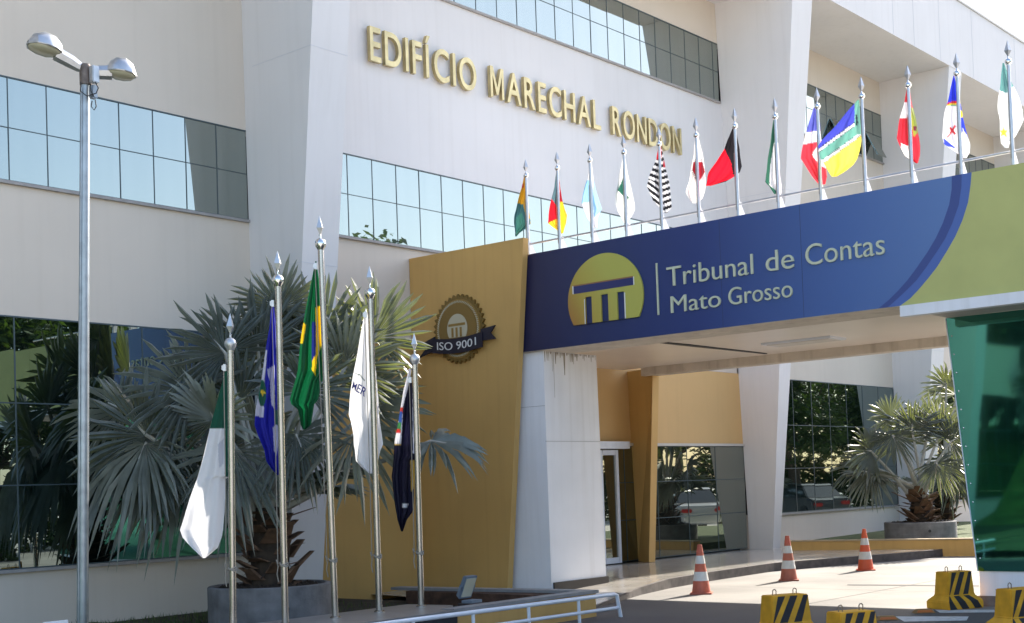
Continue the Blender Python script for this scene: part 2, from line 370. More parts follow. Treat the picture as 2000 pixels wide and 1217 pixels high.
# ------------------------------------------------------------------ canopy
XC = 15.52
cano = thing('entrance_canopy', 'long flat entrance canopy with blue and green printed fascia on white pillar', 'canopy', (XC, 10, 3.76))
def fs_mat():
    m = bpy.data.materials.new('blue_fascia_print'); m.use_nodes = True; n = m.node_tree.nodes; l = m.node_tree.links; p = n['Principled BSDF']
    tc = n.new('ShaderNodeTexCoord'); sx = n.new('ShaderNodeSeparateXYZ'); l.new(tc.outputs['Object'], sx.inputs[0])
    mr = n.new('ShaderNodeMapRange'); mr.inputs[1].default_value = 13.0; mr.inputs[2].default_value = 5.9; l.new(sx.outputs[1], mr.inputs[0])
    r = n.new('ShaderNodeValToRGB'); e = r.color_ramp.elements; e[0].color = (.010, .012, .05, 1); e[1].position = 1; e[1].color = (.12, .215, .44, 1)
    e2 = e.new(.45); e2.color = (.018, .040, .175, 1); e3 = e.new(.75); e3.color = (.062, .130, .345, 1)
    l.new(mr.outputs[0], r.inputs[0]); l.new(r.outputs[0], p.inputs['Base Color']); p.inputs['Roughness'].default_value = .35
    return m
arc_o = [(1897.5, 330), (1896, 360), (1891, 395), (1880, 430), (1866, 462), (1850, 490), (1830, 522), (1812, 545), (1795, 565), (1778, 583), (1758, 598)]
arc_m = [(1878.5, 335), (1878, 365), (1873, 400), (1860, 437), (1846, 467), (1830, 492), (1808, 524), (1790, 548), (1772, 566), (1753, 584), (1734, 600)]
arc_i = [(1859, 338), (1859, 370), (1854, 400), (1842, 435), (1828, 465), (1812, 492), (1790, 524), (1772, 548), (1755, 567), (1737, 585), (1716, 602)]
def yz(pt): p = at(pt[0], pt[1], 0, XC); return (p.y, min(5.25, max(3.765, p.z)))
ao, am_, ai = [yz(p) for p in arc_o], [yz(p) for p in arc_m], [yz(p) for p in arc_i]
for L in (ao, am_, ai): L[0] = (L[0][0], 5.25); L[-1] = (L[-1][0], 3.765)
def fx(y, z, d): return (XC-d, y, z)
bpart(MB().prism([(14.9, 3.765), (14.9, 5.25)] + ao, lambda u, v, d: fx(u, v, d), -.12, 0), 'blue_fascia', fs_mat(), cano)
bpart(MB().prism([(1.0, 5.25), (1.0, 3.765)] + ao[::-1], lambda u, v, d: fx(u, v, d), -.12, .002), 'green_fascia', mat('green_fascia_print', (.50, .495, .17), .5, var=.08, vscale=2), cano)
bpart(MB().prism(ai + am_[::-1], lambda u, v, d: fx(u, v, d), .001, .004), 'dark_arc', mat('dark_blue_print', (.045, .075, .25), .35), cano)
bpart(MB().prism(am_ + ao[::-1], lambda u, v, d: fx(u, v, d), .001, .0035), 'light_arc', mat('mid_blue_print', (.075, .14, .40), .35), cano)
bpart(MB().box(XC+.12, 21.4, 1.0, 14.75, 4.02, 5.2), 'slab', soffit, cano)
beige = mat('stained_beam_paint', (.64, .56, .47), .7, var=.15, vscale=2.5, streak=.25)
bpart(MB().box(XC+.004, 16.35, 1.0, 15.2, 3.762, 4.017), 'front_beam', beige, cano)
bpart(MB().box(21.1, 21.4, 1.0, 14.75, 3.775, 4.017), 'rear_beam', beige, cano)
bpart(MB().box(16.352, 21.098, 1.0, 15.2, 3.93, 4.016), 'ceiling', mat('glossy_ceiling_panel', (.80, .71, .63), .3, var=.05, vscale=1), cano)
bpart(MB().box(XC-.05, XC+.10, 1.0, 6.91, 3.625, 3.758), 'white_lip', pillarw, cano)
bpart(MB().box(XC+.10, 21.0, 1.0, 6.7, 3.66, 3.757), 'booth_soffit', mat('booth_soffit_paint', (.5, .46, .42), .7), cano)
sl_ = MB().prism([(16.8, 11.83), (18.2, 11.76), (20.8, 11.80), (20.8, 11.86), (18.2, 11.90), (16.8, 11.87)], lambda u, v, d: (u, v, d), 3.915, 3.929)
bpart(sl_, 'ceiling_slot', dark, cano)
lf = MB().box(19.2, 19.75, 9.75, 11.0, 3.895, 3.929); lo = bpart(lf, 'light_fitting', whitemetal, cano)
bpart(MB().box(19.26, 19.69, 9.82, 10.93, 3.885, 3.894), 'diffuser', mat('diffuser', (.6, .55, .5), .4), lo)
pl = MB().hexa([(15.60, 12.70, .06), (16.99, 12.70, .10), (16.99, 13.6, .10), (15.60, 14.9, .06), (15.60, 12.70, 3.76), (16.94, 12.70, 3.76), (16.94, 13.6, 3.76), (15.60, 14.9, 3.76)])
pil = bpart(pl, 'pillar', pillarw, cano)
grime = mat('mould_grime', (.16, .13, .10), .9, var=.4, vscale=6)
bpart(MB().box(15.64, 17.02, 12.668, 12.698, .06, .23), 'skirting', mat('dark_skirting', (.03, .022, .018), .5), pil)
bpart(MB().box(15.592, 16.955, 12.695, 12.71, 2.376, 2.384).box(15.594, 15.6, 12.70, 14.2, 2.92, 2.926), 'joint', mat('panel_joint', (.42, .41, .41), .8), pil)
gr = MB(); rg = random.Random(11)
x = 15.62
while x < 16.9:
    wd = rg.uniform(.008, .05); hh = rg.expovariate(1/.10)*(1.7 if x < 15.9 or x > 16.75 else .6)+.02
    gr.prism([(x, 3.755), (x+wd, 3.755), (x+wd*.6, 3.755-hh), (x+wd*.35, 3.755-hh)], lambda u, v, d: (u, d, v), 12.6965, 12.699); x += wd+rg.uniform(.0, .03)
bpart(gr, 'drip_stains', mat('drip_stain', (.36, .31, .25), .9, var=.3, vscale=9), pil)

for y in (11.9, 9.46, 8.24, 5.78): bpart(MB().box(XC-.0006, XC-.0001, y, y+.006, 3.77, 5.245), 'panel_seam', mat('seam', (.03, .04, .10), .6), cano)
for y in (4.4, 3.2): bpart(MB().box(XC-.0036, XC-.0021, y, y+.006, 3.77, 5.245), 'panel_seam', mat('seam_green', (.30, .30, .10), .6), cano)

# lettering and emblem on the fascia
sgn = thing('canopy_sign', 'pale lettering Tribunal de Contas Mato Grosso with domed temple logo on blue fascia', 'sign', (XC, 10.3, 4))
ltm = mat('pale_lettering', (.58, .60, .44), .45, var=.08, vscale=6)
for word, ya, yb, zb_, hc in (('Tribunal', 10.335, 8.955, 4.432, .278), ('de', 8.76, 8.345, 4.432, .278), ('Contas', 8.175, 7.085, 4.432, .278), ('Mato', 10.285, 9.475, 4.055, .240), ('Grosso', 9.35, 8.385, 4.055, .240)):
    b = text_on(word, lambda u, v, w_: (XC-.014-.012*w_, ya+(yb-ya)*u, zb_+hc*v), box=(0, .70), extrude=.5, offset=-.004); bpart(b, 'lettering', ltm, sgn)
bpart(MB().box(XC-.02, XC-.002, 10.49, 10.515, 4.055, 4.79), 'divider_bar', ltm, sgn)
cyL, czL, rL = 11.42, 4.40, .66
poly = [(cyL+rL*1.03*cos(t), czL+rL*sin(t)) for t in [radians(211-a) for a in range(0, 243, 4)]]
# comb-shaped disc: the column gaps open to the flat bottom edge
cols = [(11.66, 11.78), (11.36, 11.49), (11.07, 11.20)]
zb = 4.065; ztop = 4.46
bottom = []
for a, c in sorted(cols): bottom += [(a, zb), (a, ztop), (c, ztop), (c, zb)]
poly = [(cyL+rL*1.03*cos(radians(a)), czL+rL*sin(radians(a))) for a in range(210, -33, -4)]
poly[0] = (poly[0][0], zb); poly[-1] = (poly[-1][0], zb)
def logo_mat():
    m = bpy.data.materials.new('logo_yellow'); m.use_nodes = True; n = m.node_tree.nodes; l = m.node_tree.links; p = n['Principled BSDF']
    tc = n.new('ShaderNodeTexCoord'); sx = n.new('ShaderNodeSeparateXYZ'); l.new(tc.outputs['Object'], sx.inputs[0])
    ma = n.new('ShaderNodeMath'); ma.operation = 'MULTIPLY_ADD'; ma.inputs[1].default_value = -.55; l.new(sx.outputs[2], ma.inputs[0]); l.new(sx.outputs[1], ma.inputs[2])
    mr = n.new('ShaderNodeMapRange'); mr.inputs[1].default_value = 9.95; mr.inputs[2].default_value = 8.75; l.new(ma.outputs[0], mr.inputs[0])
    r = n.new('ShaderNodeValToRGB'); e = r.color_ramp.elements; e[0].color = (.36, .12, .03, 1); e[1].color = (.46, .44, .09, 1); e2 = e.new(.5); e2.color = (.45, .34, .06, 1)
    l.new(mr.outputs[0], r.inputs[0]); l.new(r.outputs[0], p.inputs['Base Color']); p.inputs['Roughness'].default_value = .4
    return m
lg = prism_concave(poly + bottom, fx, .002, .03)
lgo = bpart(lg, 'logo_disc', logo_mat(), sgn)
lin = [(11.985, 4.53), (11.985, 4.64), (10.90, 4.64), (10.90, 4.53)]
bpart(MB().prism(lin, fx, .025, .033), 'lintel', mat('logo_blue', (.024, .03, .13), .4), lgo)
lw_ = mat('logo_white', (.75, .75, .72), .4)
for bx_ in ((11.985, 12.005, 4.53, 4.65), (10.885, 10.90, 4.53, 4.65), (11.052, 11.07, zb, ztop-.02), (11.782, 11.795, zb, ztop-.03)): bpart(MB().box(XC-.034, XC-.0305, *bx_), 'white_edge', lw_, lgo)
bpart(MB().box(XC-.034, XC-.0305, 10.90, 11.985, 4.641, 4.66), 'brown_edge', mat('logo_brown', (.30, .15, .06), .4), lgo)

# ------------------------------------------------------------------ ochre feature wall with seal
fw = thing('feature_wall', 'tall ochre painted wall panel narrowing to its foot beside the white canopy pillar', 'wall', (15.38, 14, 0))
wl = MB().hexa([(15.38, 13.40, .1), (15.50, 13.40, .1), (15.50, 15.29, .1), (15.38, 15.29, .1), (15.38, 12.83, 5.49), (15.50, 12.83, 5.49), (15.50, 15.29, 5.51), (15.38, 15.29, 5.51)])
bpart(wl, 'panel', ochre, fw)
seal = thing('gold_seal', 'round gold seal with navy ISO 9001 ribbon mounted on the ochre wall', 'sign', (15.38, 14.19, 4.235))
gold = mat('seal_gold', (.30, .19, .05), .5, .3); gold2 = mat('seal_gold_dark', (.19, .115, .025), .55, .2); navy = mat('ribbon_navy', (.010, .009, .022), .55); creamp = mat('seal_cream', (.5, .45, .32), .55)
yc, zc = 14.19, 4.235
def sx_(u, v, d): return (15.378-d, yc+u, zc+v)
N = 36; star = []
for k in range(N*4):
    a = 2*pi*k/(N*4); r = .525+.028*cos(a*N); star.append((r*cos(a), r*sin(a)))
bpart(MB().prism(star, sx_, .002, .05), 'serrated_rim', gold2, seal)
def circ(r, n=60, a0=0, a1=2*pi): return [(r*cos(a0+(a1-a0)*k/n), r*sin(a0+(a1-a0)*k/n)) for k in range(n)]
bpart(MB().prism(circ(.47), sx_, .0505, .062), 'disc', gold, seal)
rp = MB()
for k in range(80):
    a = 2*pi*k/80; a2 = a+.06
    rp.tube([sx_(.415*cos(a), .415*sin(a), .066), sx_(.445*cos(a2), .445*sin(a2), .066)], .008, 5)
bpart(rp, 'rope_ring', creamp, seal)
bpart(MB().prism(circ(.40), sx_, .0625, .072), 'disc', mat('seal_inner', (.24, .15, .04), .45, .3), seal)
dm = [(.215*cos(radians(a)), .235*sin(radians(a))-.0) for a in range(215, -36, -5)]
bpart(MB().prism(dm, sx_, .0725, .082), 'temple_disc', creamp, seal)
tm = MB().prism([(.185, .045), (.185, .085), (-.175, .085), (-.175, .045)], sx_, .0825, .086)
for u in (.10, .01, -.08): tm.prism([(u-.022, -.13), (u+.022, -.13), (u+.022, .02), (u-.022, .02)], sx_, .0825, .086)
bpart(tm, 'temple', gold, seal)
rb = MB(); n = 12
def rbz(u): return -.13 - .055*cos(u/.58*pi/2)
for k in range(n):                               # curved front band of the ribbon
    u0_, u1_ = .545-1.09*k/n, .545-1.09*(k+1)/n
    rb.prism([(u0_, rbz(u0_)-.235+.03), (u0_, rbz(u0_)+.03), (u1_, rbz(u1_)+.03), (u1_, rbz(u1_)-.235+.03)], sx_, .09, .11)
rb.prism([(.50, -.08), (.88, -.19), (.72, -.27), (.86, -.39), (.50, -.30)], sx_, .06, .089)
rb.prism([(-.50, -.06), (-.80, -.03), (-.70, -.14), (-.80, -.24), (-.50, -.24)], sx_, .06, .089)
rbo = bpart(rb, 'ribbon', navy, seal)
b = text_on('ISO 9001', lambda u, v, w_: sx_(.42-.84*u, rbz(.42-.84*u)-.145+.125*v, .113+.002*w_), box=(0, .70), extrude=.5); bpart(b, 'lettering', mat('seal_white', (.7, .7, .68), .5), rbo)

# ------------------------------------------------------------------ glass guard booth
booth = thing('guard_booth', 'leaning green mirrored glass guard booth on white base under the canopy', 'booth', (16.4, 5, 0))
def gb_mat():
    m = bpy.data.materials.new('green_booth_glass'); m.use_nodes = True; n = m.node_tree.nodes; l = m.node_tree.links
    out = n['Material Output']; p = n['Principled BSDF']; p.inputs['Base Color'].default_value = (.004, .05, .038, 1); p.inputs['Roughness'].default_value = .1
    g = n.new('ShaderNodeBsdfGlossy'); g.inputs[0].default_value = (.13, .46, .35, 1); g.inputs[1].default_value = .03
    t = n.new('ShaderNodeBsdfTransparent'); t.inputs[0].default_value = (.02, .26, .19, 1)
    tc = n.new('ShaderNodeTexCoord'); nz = n.new('ShaderNodeTexNoise'); nz.inputs['Scale'].default_value = .7; nz.inputs['Detail'].default_value = 1; l.new(tc.outputs['Object'], nz.inputs[0])
    b = n.new('ShaderNodeBump'); b.inputs['Strength'].default_value = .03; b.inputs['Distance'].default_value = .1; l.new(nz.outputs[0], b.inputs['Height']); l.new(b.outputs[0], g.inputs['Normal'])
    m1 = n.new('ShaderNodeMixShader'); m1.inputs[0].default_value = .45; l.new(p.outputs[0], m1.inputs[1]); l.new(t.outputs[0], m1.inputs[2])
    m2 = n.new('ShaderNodeMixShader'); m2.inputs[0].default_value = .66; l.new(m1.outputs[0], m2.inputs[1]); l.new(g.outputs[0], m2.inputs[2]); l.new(m2.outputs[0], out.inputs[0])
    return m
gbm = gb_mat()
def lean(z): return 6.45+(6.72-6.45)*(z-.44)/(3.70-.44)
def bpanel(x0, x1, ya, yb, z0, z1): return MB().hexa([(x0, ya, z0), (x1, ya, z0), (x1, lean(z0) if yb is None else yb, z0), (x0, lean(z0) if yb is None else yb, z0), (x0, ya, z1), (x1, ya, z1), (x1, lean(z1) if yb is None else yb, z1), (x0, lean(z1) if yb is None else yb, z1)])
for k, (z0, z1) in enumerate(((.44, 1.4395), (1.44, 2.7795), (2.78, 3.655))): bpart(bpanel(16.4, 16.412, 2.6, None, z0, z1), 'glass_panel', gbm, booth)
bpart(MB().hexa([(16.413, lean(.44)-.014, .44), (18.8, lean(.44)-.014, .44), (18.8, lean(.44)-.002, .44), (16.413, lean(.44)-.002, .44), (16.413, lean(3.655)-.014, 3.655), (18.8, lean(3.655)-.014, 3.655), (18.8, lean(3.655)-.002, 3.655), (16.413, lean(3.655)-.002, 3.655)]), 'glass_panel', gbm, booth)
bpart(MB().hexa([(16.39, lean(.44)-.006, .44), (16.4, lean(.44)-.006, .44), (16.4, lean(.44)+.006, .44), (16.39, lean(.44)+.006, .44), (16.39, lean(3.655)-.006, 3.655), (16.4, lean(3.655)-.006, 3.655), (16.4, lean(3.655)+.006, 3.655), (16.39, lean(3.655)+.006, 3.655)]), 'edge_trim', whitemetal, booth)
sc = MB()
for k in range(13):
    z = .6+k*.235; y = lean(z)-.05
    sc.lathe([(0.011, 0), (.009, .006), (0, .008)], (0, 0, 0), 8); n0 = len(sc.v)-24
    for q in range(24):
        v = sc.v[n0+q]; sc.v[n0+q] = (16.399-v[2], y+v[0], z+v[1])
bpart(sc, 'screws', chrome, booth)
bpart(MB().box(16.42, 18.8, 2.6, 6.44, .13, .438), 'base', pillarw, booth)
bpart(MB().box(16.40, 18.85, 2.6, 6.47, .0, .127), 'plinth', mat('booth_plinth', (.16, .14, .13), .7, var=.3, vscale=10), booth)
desk = MB().box(16.9, 17.6, 3.4, 5.7, .95, 1.0).box(16.95, 17.0, 3.5, 5.6, .44, .95).box(17.0, 17.4, 5.75, 6.1, .44, 1.15)
bpart(desk, 'desk', dark, booth)
bpart(MB().hexa([(17.0, 6.10, .5), (17.06, 6.10, .5), (17.06, 6.16, .5), (17.0, 6.16, .5), (17.0, 6.25, 1.45), (17.06, 6.25, 1.45), (17.06, 6.31, 1.45), (17.0, 6.31, 1.45)]), 'chair_back', dark, booth)

# ------------------------------------------------------------------ low walls, plinth, rail
lw = thing('bed_wall', 'low ochre wall with grey stone cap around the planting bed, behind the white handrail', 'wall', (13.6, 10.3, 0))
bpart(MB().box(10.95, 13.58, 10.33, 10.46, -.01, .30).box(13.45, 13.58, 10.462, 13.4, -.01, .30), 'wall', ochre, lw)
bpart(MB().box(10.9, 13.61, 10.30, 10.50, .301, .34).hexa([(13.42, 10.502, .301), (13.61, 10.502, .301), (13.3, 13.6, .301), (13.1, 13.6, .301), (13.42, 10.502, .34), (13.61, 10.502, .34), (13.3, 13.6, .34), (13.1, 13.6, .34)]), 'cap', mat('grey_cap_stone', (.26, .25, .25), .5, var=.15, vscale=8), lw)
bpart(MB().box(13.1, 13.44, 10.51, 13.3, .0, .295), 'inner_face', mat('shadowed_wall_side', (.10, .05, .03), .9, var=.5, vscale=7, bump=.5, bscale=20), lw)  # inner side of the bed wall, its shadow put into the dark colour
pt = thing('flag_plinth', 'low grey slab plinth with dark front edge carrying five steel flagpoles', 'plinth', (9.5, 10.8, 0))
bpart(MB().box(6.9, 10.89, 10.26, 11.40, .285, .33).hexa([(10.89, 10.52, .285), (11.35, 10.75, .285), (11.25, 11.40, .285), (10.89, 11.40, .285), (10.89, 10.52, .33), (11.35, 10.75, .33), (11.25, 11.40, .33), (10.89, 11.40, .33)]), 'slab', mat('grey_slab', (.22, .21, .205), .35, var=.15, vscale=5), pt)
bpart(MB().box(6.9, 10.885, 10.24, 11.35, -.01, .284), 'front_edge', mat('dark_granite', (.02, .022, .03), .3), pt)
rl = thing('handrail', 'white tubular two bar handrail sloping along the kerb in front of ochre wall', 'railing', (12, 9.99, 0))
YR = 9.99
bpart(MB().tube([(6.5, YR, .335), (9.8, YR, .324), (13.52, YR, .298), (13.57, YR, .285), (13.64, YR, .0)], .026, 12), 'top_rail', whitemetal, rl, smooth=True)
bpart(MB().tube([(6.5, YR, .16), (10.85, YR, .14), (13.6, YR, .123)], .022, 12), 'lower_rail', whitemetal, rl, smooth=True)
for x in (7.1, 8.05, 9.0, 9.93, 10.87, 11.83, 12.78): bpart(MB().tube([(x, YR, .31), (x+.01, YR, -.01)], .021, 10), 'post', whitemetal, rl, smooth=True)
yk = thing('garden_kerb_wall', 'low bright ochre wall edging the raised garden bed behind the orange cones', 'wall', (25.4, 14, 0))
p0 = Vector((25.35, 14.15, 0)); p1 = Vector((26.3, 9.9, 0)); dv = (p1-p0).normalized(); nv = Vector((-dv.y, dv.x, 0)) * (1 if -dv.y > 0 else -1)
p1 = p0 + dv*8
def kw(z0, z1, t0, t1): return MB().hexa([p0+nv*t0+Vector((0, 0, z0)), p1+nv*t0+Vector((0, 0, z0)), p1+nv*t1+Vector((0, 0, z0)), p0+nv*t1+Vector((0, 0, z0)), p0+nv*t0+Vector((0, 0, z1)), p1+nv*t0+Vector((0, 0, z1)), p1+nv*t1+Vector((0, 0, z1)), p0+nv*t1+Vector((0, 0, z1))])
bpart(kw(-.01, .335, 0, .2), 'wall', ochre, yk); bpart(kw(.336, .362, -.02, .22), 'cap', mat('ochre_cap', (.40, .30, .18), .7), yk)
q0 = p0+nv*.2; q1 = p1+nv*.2
MB().hexa([q0, q1, (37, 6.5, 0), (37, 15.28, 0), q0+Vector((0, 0, .30)), q1+Vector((0, 0, .30)), (37, 6.5, .30), (37, 15.28, .30)]).build('raised_garden', mat('garden_grass', (.07, .10, .03), .9, var=.5, vscale=7, bump=1, bscale=40))['kind'] = 'structure'
# white board peeping over the bottom left edge
wb = thing('white_board', 'corner of a small white board low beside the lamp post', 'board', (6.6, 10.6, 0))
wp = atd(108, 1213, 12.0)
bpart(MB().box(wp.x-.12, wp.x+.12, wp.y-.012, wp.y+.012, .25, wp.z).box(wp.x-.02, wp.x+.02, wp.y+.013, wp.y+.03, -.01, wp.z-.1), 'panel', whitemetal, wb)

# ------------------------------------------------------------------ flagpoles
HR = Vector((RX.x, RX.y, 0)).normalized()        # horizontal direction across the view; flags hang roughly in this plane
HN = Vector((FW.x, FW.y, 0)).normalized()
def spear(b, c, z, s, tw=0.0):                   # faceted diamond spear point
    h = .21*s; r = .042*s
    ring = [(c[0]+r*cos(a+tw), c[1]+r*sin(a+tw), z+h*.38) for a in (0, pi/2, pi, 3*pi/2)]
    b.mesh([(c[0], c[1], z)] + ring + [(c[0], c[1], z+h)], [(0, 2, 1), (0, 3, 2), (0, 4, 3), (0, 1, 4), (5, 1, 2), (5, 2, 3), (5, 3, 4), (5, 4, 1)])
canopy_info = ['yellow and teal', 'slate, red and yellow', 'white and light blue', 'white flag with a dark green patch', 'black and white striped', 'white flag with a dark red triangle', 'black and bright red', 'narrow dark green and white', 'blue, white and red banded', 'blue, green and yellow banded', 'red and white flag with green strip', 'blue and white flag with rainbow and red cross', 'green over white flag with a yellow star']
XP = 15.70
pole_px = [(1031, 1026), (1095, 1089), (1161, 1154), (1226, 1220), (1297, 1292), (1368, 1359), (1443, 1435), (1522, 1515), (1604, 1595), (1690, 1681), (1782, 1775), (1874, 1865), (1976, 1964)]
def pole_label(c): return 'silver flagpole on the canopy flying the ' + c + ('' if 'flag' in c else ' flag')
def canopy_pole():
    t = thing('flagpole', pole_label(canopy_info[0]), 'flagpole', (0, 0, 0), 'flagpoles along the canopy roof')
    MB().tube([(0, 0, -.2), (0, 0, .6), (0, 0, 1.235)], [.0235, .0225, .019], 12).build('shaft', alu, t, smooth=True)
    MB().lathe([(0.001, 1.23), (.02, 1.235), (.034, 1.25), (.04, 1.272), (.034, 1.295), (.02, 1.308), (.011, 1.315), (.009, 1.335), (0.001, 1.336)], n=16).build('ball', chrome, t, smooth=True)
    b = MB(); spear(b, (0, 0), 1.325, .98, .5); b.build('spear_tip', alu, t)
    MB().hexa([(.03, -.004, -.1), (.30, -.004, -.1), (.30, .004, -.1), (.03, .004, -.1), (.026, -.004, .27), (.04, -.004, .27), (.04, .004, .27), (.026, .004, .27)]).build('gusset', mat('gusset_plate', (.7, .7, .74), .35), t)
    MB().tube([(-.03, .01, .9), (-.033, .012, .5), (-.03, .01, .12)], .004, 5).build('halyard', rope_m, t)
    return t
cp = canopy_pole(); poles = []
for i, (bx, tx) in enumerate(pole_px):
    o = cp if i == 0 else copy_tree(cp)
    p = at(bx, 330+(1976-bx)*.176, 0, XP)
    yb = 13.0 - .6225*i
    o.location = (XP, yb, 5.25); o['label'] = pole_label(canopy_info[i]); poles.append((XP, yb))
rail = MB(); rail.tube([(XP+.05, 13.2, 5.46), (XP+.05, 3.0, 5.46)], .016, 8)
ro = rail.build('parapet_rail', alu); tag(ro, 'thin metal rail running behind the flagpoles along the canopy edge', 'rail')

fore_info = ['dark green over white', 'blue flag with white diamond and green disc', 'dark green flag with yellow diamond', 'white flag with blue letters', 'navy and white flag with crest']
fore_px = [((450, 672), (455, 1231), 13.44), ((543, 548), (557.3, 1222), 13.89), ((626, 477), (655.3, 1217), 14.45), ((723, 573), (741, 1198), 15.0), ((810, 702), (823, 1189), 15.52)]
fore = []
fpole_top = []
def fore_pole(h, label, spr):
    t = thing('flagpole', label, 'flagpole', (0, 0, 0), 'five flagpoles on the grey plinth')
    MB().tube([(0, 0, 0), (0, 0, h*.5), (0, 0, h)], [.037, .0355, .033], 24).build('shaft', steel, t, smooth=True)
    MB().lathe([(.001, h-.01), (.035, h-.008), (.040, h+.004), (.057, h+.03), (.062, h+.055), (.057, h+.085), (.04, h+.108), (.018, h+.118), (.012, h+.12), (.012, h+.15), (.02, h+.155), (.012, h+.16), (.001, h+.161)], n=28).build('ball', chrome if spr else alu, t, smooth=True)
    b = MB(); spear(b, (0, 0), h+.15, 1.05, .7); b.build('spear_tip', alu, t)
    MB().box(-.075, -.045, -.02, .02, h-.22, h-.15).box(-.09, -.076, -.012, .012, h-.21, h-.16).build('halyard_bracket', alu, t, bevel=.003)
    r = MB(); zz = .62
    for k in range(3): r.tube([(.044*cos(a), .044*sin(a), zz+.012*k+.01*sin(a*2+k)) for a in [2*pi*j/14 for j in range(15)]], .006, 6)
    r.tube([(-.06, .0, zz+.02), (-.085, .03, zz+.06), (-.07, .05, zz-.02)], .006, 6); r.tube([(-.06, -.01, zz), (-.075, 0, zz-.09), (-.06, .0, zz-.17)], .006, 6)
    r.tube([(-.066, .01, zz+.02), (-.064, .01, h*.5), (-.07, .0, h-.2)], .005, 5)
    r.build('rope', rope_m, t, smooth=True)
    MB().lathe([(.0, 0), (.06, 0), (.06, .012), (.045, .02)], n=20).build('base_collar', steel, t)
    return t
for i, (tp, bp_, d) in enumerate(fore_px):
    B0 = atd(*bp_, d); B0.z = .33; T_ = atd(*tp, d); h = (T_-B0).length - .055
    t = fore_pole(h, 'brushed steel flagpole on the plinth holding the ' + fore_info[i] + ('' if 'flag' in fore_info[i] else ' flag'), i in (1, 2, 3))
    t.location = B0
    t.rotation_euler = ((T_-B0).normalized().to_track_quat('Z', 'Y').to_matrix() @ Matrix.Rotation(pi/2, 3, 'Z')).to_euler()
    mm = Vector((0, 0, 1)).rotation_difference((T_-B0).normalized()).to_matrix() @ Matrix.Rotation(math.atan2(HR.y, HR.x), 3, 'Z')
    t.rotation_euler = mm.to_euler(); mid = (T_+B0)/2; fore.append((mid.x, mid.y, h))

# ------------------------------------------------------------------ flags
flag_m = bpy.data.materials.new('flag_cloth'); flag_m.use_nodes = True
_n = flag_m.node_tree.nodes; _l = flag_m.node_tree.links; _p = _n['Principled BSDF']; _p.inputs['Roughness'].default_value = .7
_a = _n.new('ShaderNodeVertexColor'); _a.layer_name = 'dye'; _l.new(_a.outputs[0], _p.inputs['Base Color'])
_t = _n.new('ShaderNodeBsdfTranslucent'); _l.new(_a.outputs[0], _t.inputs[0]); _ms = _n.new('ShaderNodeMixShader'); _ms.inputs[0].default_value = .36
_tc = _n.new('ShaderNodeTexCoord'); _nz = _n.new('ShaderNodeTexNoise'); _nz.inputs['Scale'].default_value = 9; _nz.inputs['Detail'].default_value = 3; _mp = _n.new('ShaderNodeMapping'); _mp.inputs['Scale'].default_value = (1, 1, .35); _l.new(_tc.outputs['Object'], _mp.inputs[0]); _l.new(_mp.outputs[0], _nz.inputs['Vector'])
_bp = _n.new('ShaderNodeBump'); _bp.inputs['Strength'].default_value = .5; _bp.inputs['Distance'].default_value = .03; _l.new(_nz.outputs[0], _bp.inputs['Height']); _l.new(_bp.outputs[0], _p.inputs['Normal']); _l.new(_bp.outputs[0], _t.inputs['Normal'])
_l.new(_p.outputs[0], _ms.inputs[1]); _l.new(_t.outputs[0], _ms.inputs[2]); _l.new(_ms.outputs[0], _n['Material Output'].inputs[0])
def inpoly(x, y, P):
    c = False; j = len(P)-1
    for i in range(len(P)):
        xi, yi = P[i]; xj, yj = P[j]
        if (yi > y) != (yj > y) and x < (xj-xi)*(y-yi)/(yj-yi)+xi: c = not c
        j = i
    return c
def interp(rows, y):
    for a, b in zip(rows, rows[1:]):
        if y <= b[0]:
            t = (y-a[0])/max(1e-6, b[0]-a[0]); return a[1]+(b[1]-a[1])*t, a[2]+(b[2]-a[2])*t
    return rows[-1][1], rows[-1][2]
def make_flag(label, pole, rows, colour, group, off=.06, nu=26, nv=70, folds=2.2, amp=.035, seed=0):
    rg = random.Random(seed); o0 = Vector((pole[0], pole[1], 0)) + HN*off
    y0, y1 = rows[0][0], rows[-1][0]; ph = rg.uniform(0, 6); ph2 = rg.uniform(0, 6)
    vs = []; cs = []
    for j in range(nv+1):
        v = j/nv; y = y0+(y1-y0)*v; xl, xr = interp(rows, y); jw = (xr-xl)*.018
        xl += jw*sin(v*17+ph); xr += jw*sin(v*13+ph2)
        for i in range(nu+1):
            u = i/nu; x = xl+(xr-xl)*u
            d = ray(x, y); t = (o0-EYE).dot(HN)/d.dot(HN); p = EYE+d*t
            wgt = min(1, v*2.5+.15)
            s = (sin(folds*2*pi*u+ph+1.2*sin(3*v+ph2)) + .35*sin(folds*5.3*pi*u+ph2+2*sin(2.2*v+ph)))*amp*wgt + sin(5*v+3*u+ph2)*amp*.6*wgt
            p = EYE + d*t*(1+s/t)
            vs.append(p); cs.append(s2l(colour(x, y)))
    fs = [(j*(nu+1)+i, j*(nu+1)+i+1, (j+1)*(nu+1)+i+1, (j+1)*(nu+1)+i) for j in range(nv) for i in range(nu)]
    org = vs[0].copy()
    o = MB().mesh([p-org for p in vs], fs).build('flag', flag_m, smooth=True, merge='keep'); o.location = org
    ca = o.data.color_attributes.new('dye', 'FLOAT_COLOR', 'POINT')
    for k, c in enumerate(cs): ca.data[k].color = (*c, 1)
    o['label'] = label; o['category'] = 'flag'; o['group'] = group
    return o
def polys(base, L):
    def f(x, y):
        c = base
        for col, P in L:
            if inpoly(x, y, P): c = col
        return c
    return f
WH = (222, 222, 226); RED = (205, 25, 40); YEL = (240, 205, 50)
CG = 'flags flying along the canopy roof'
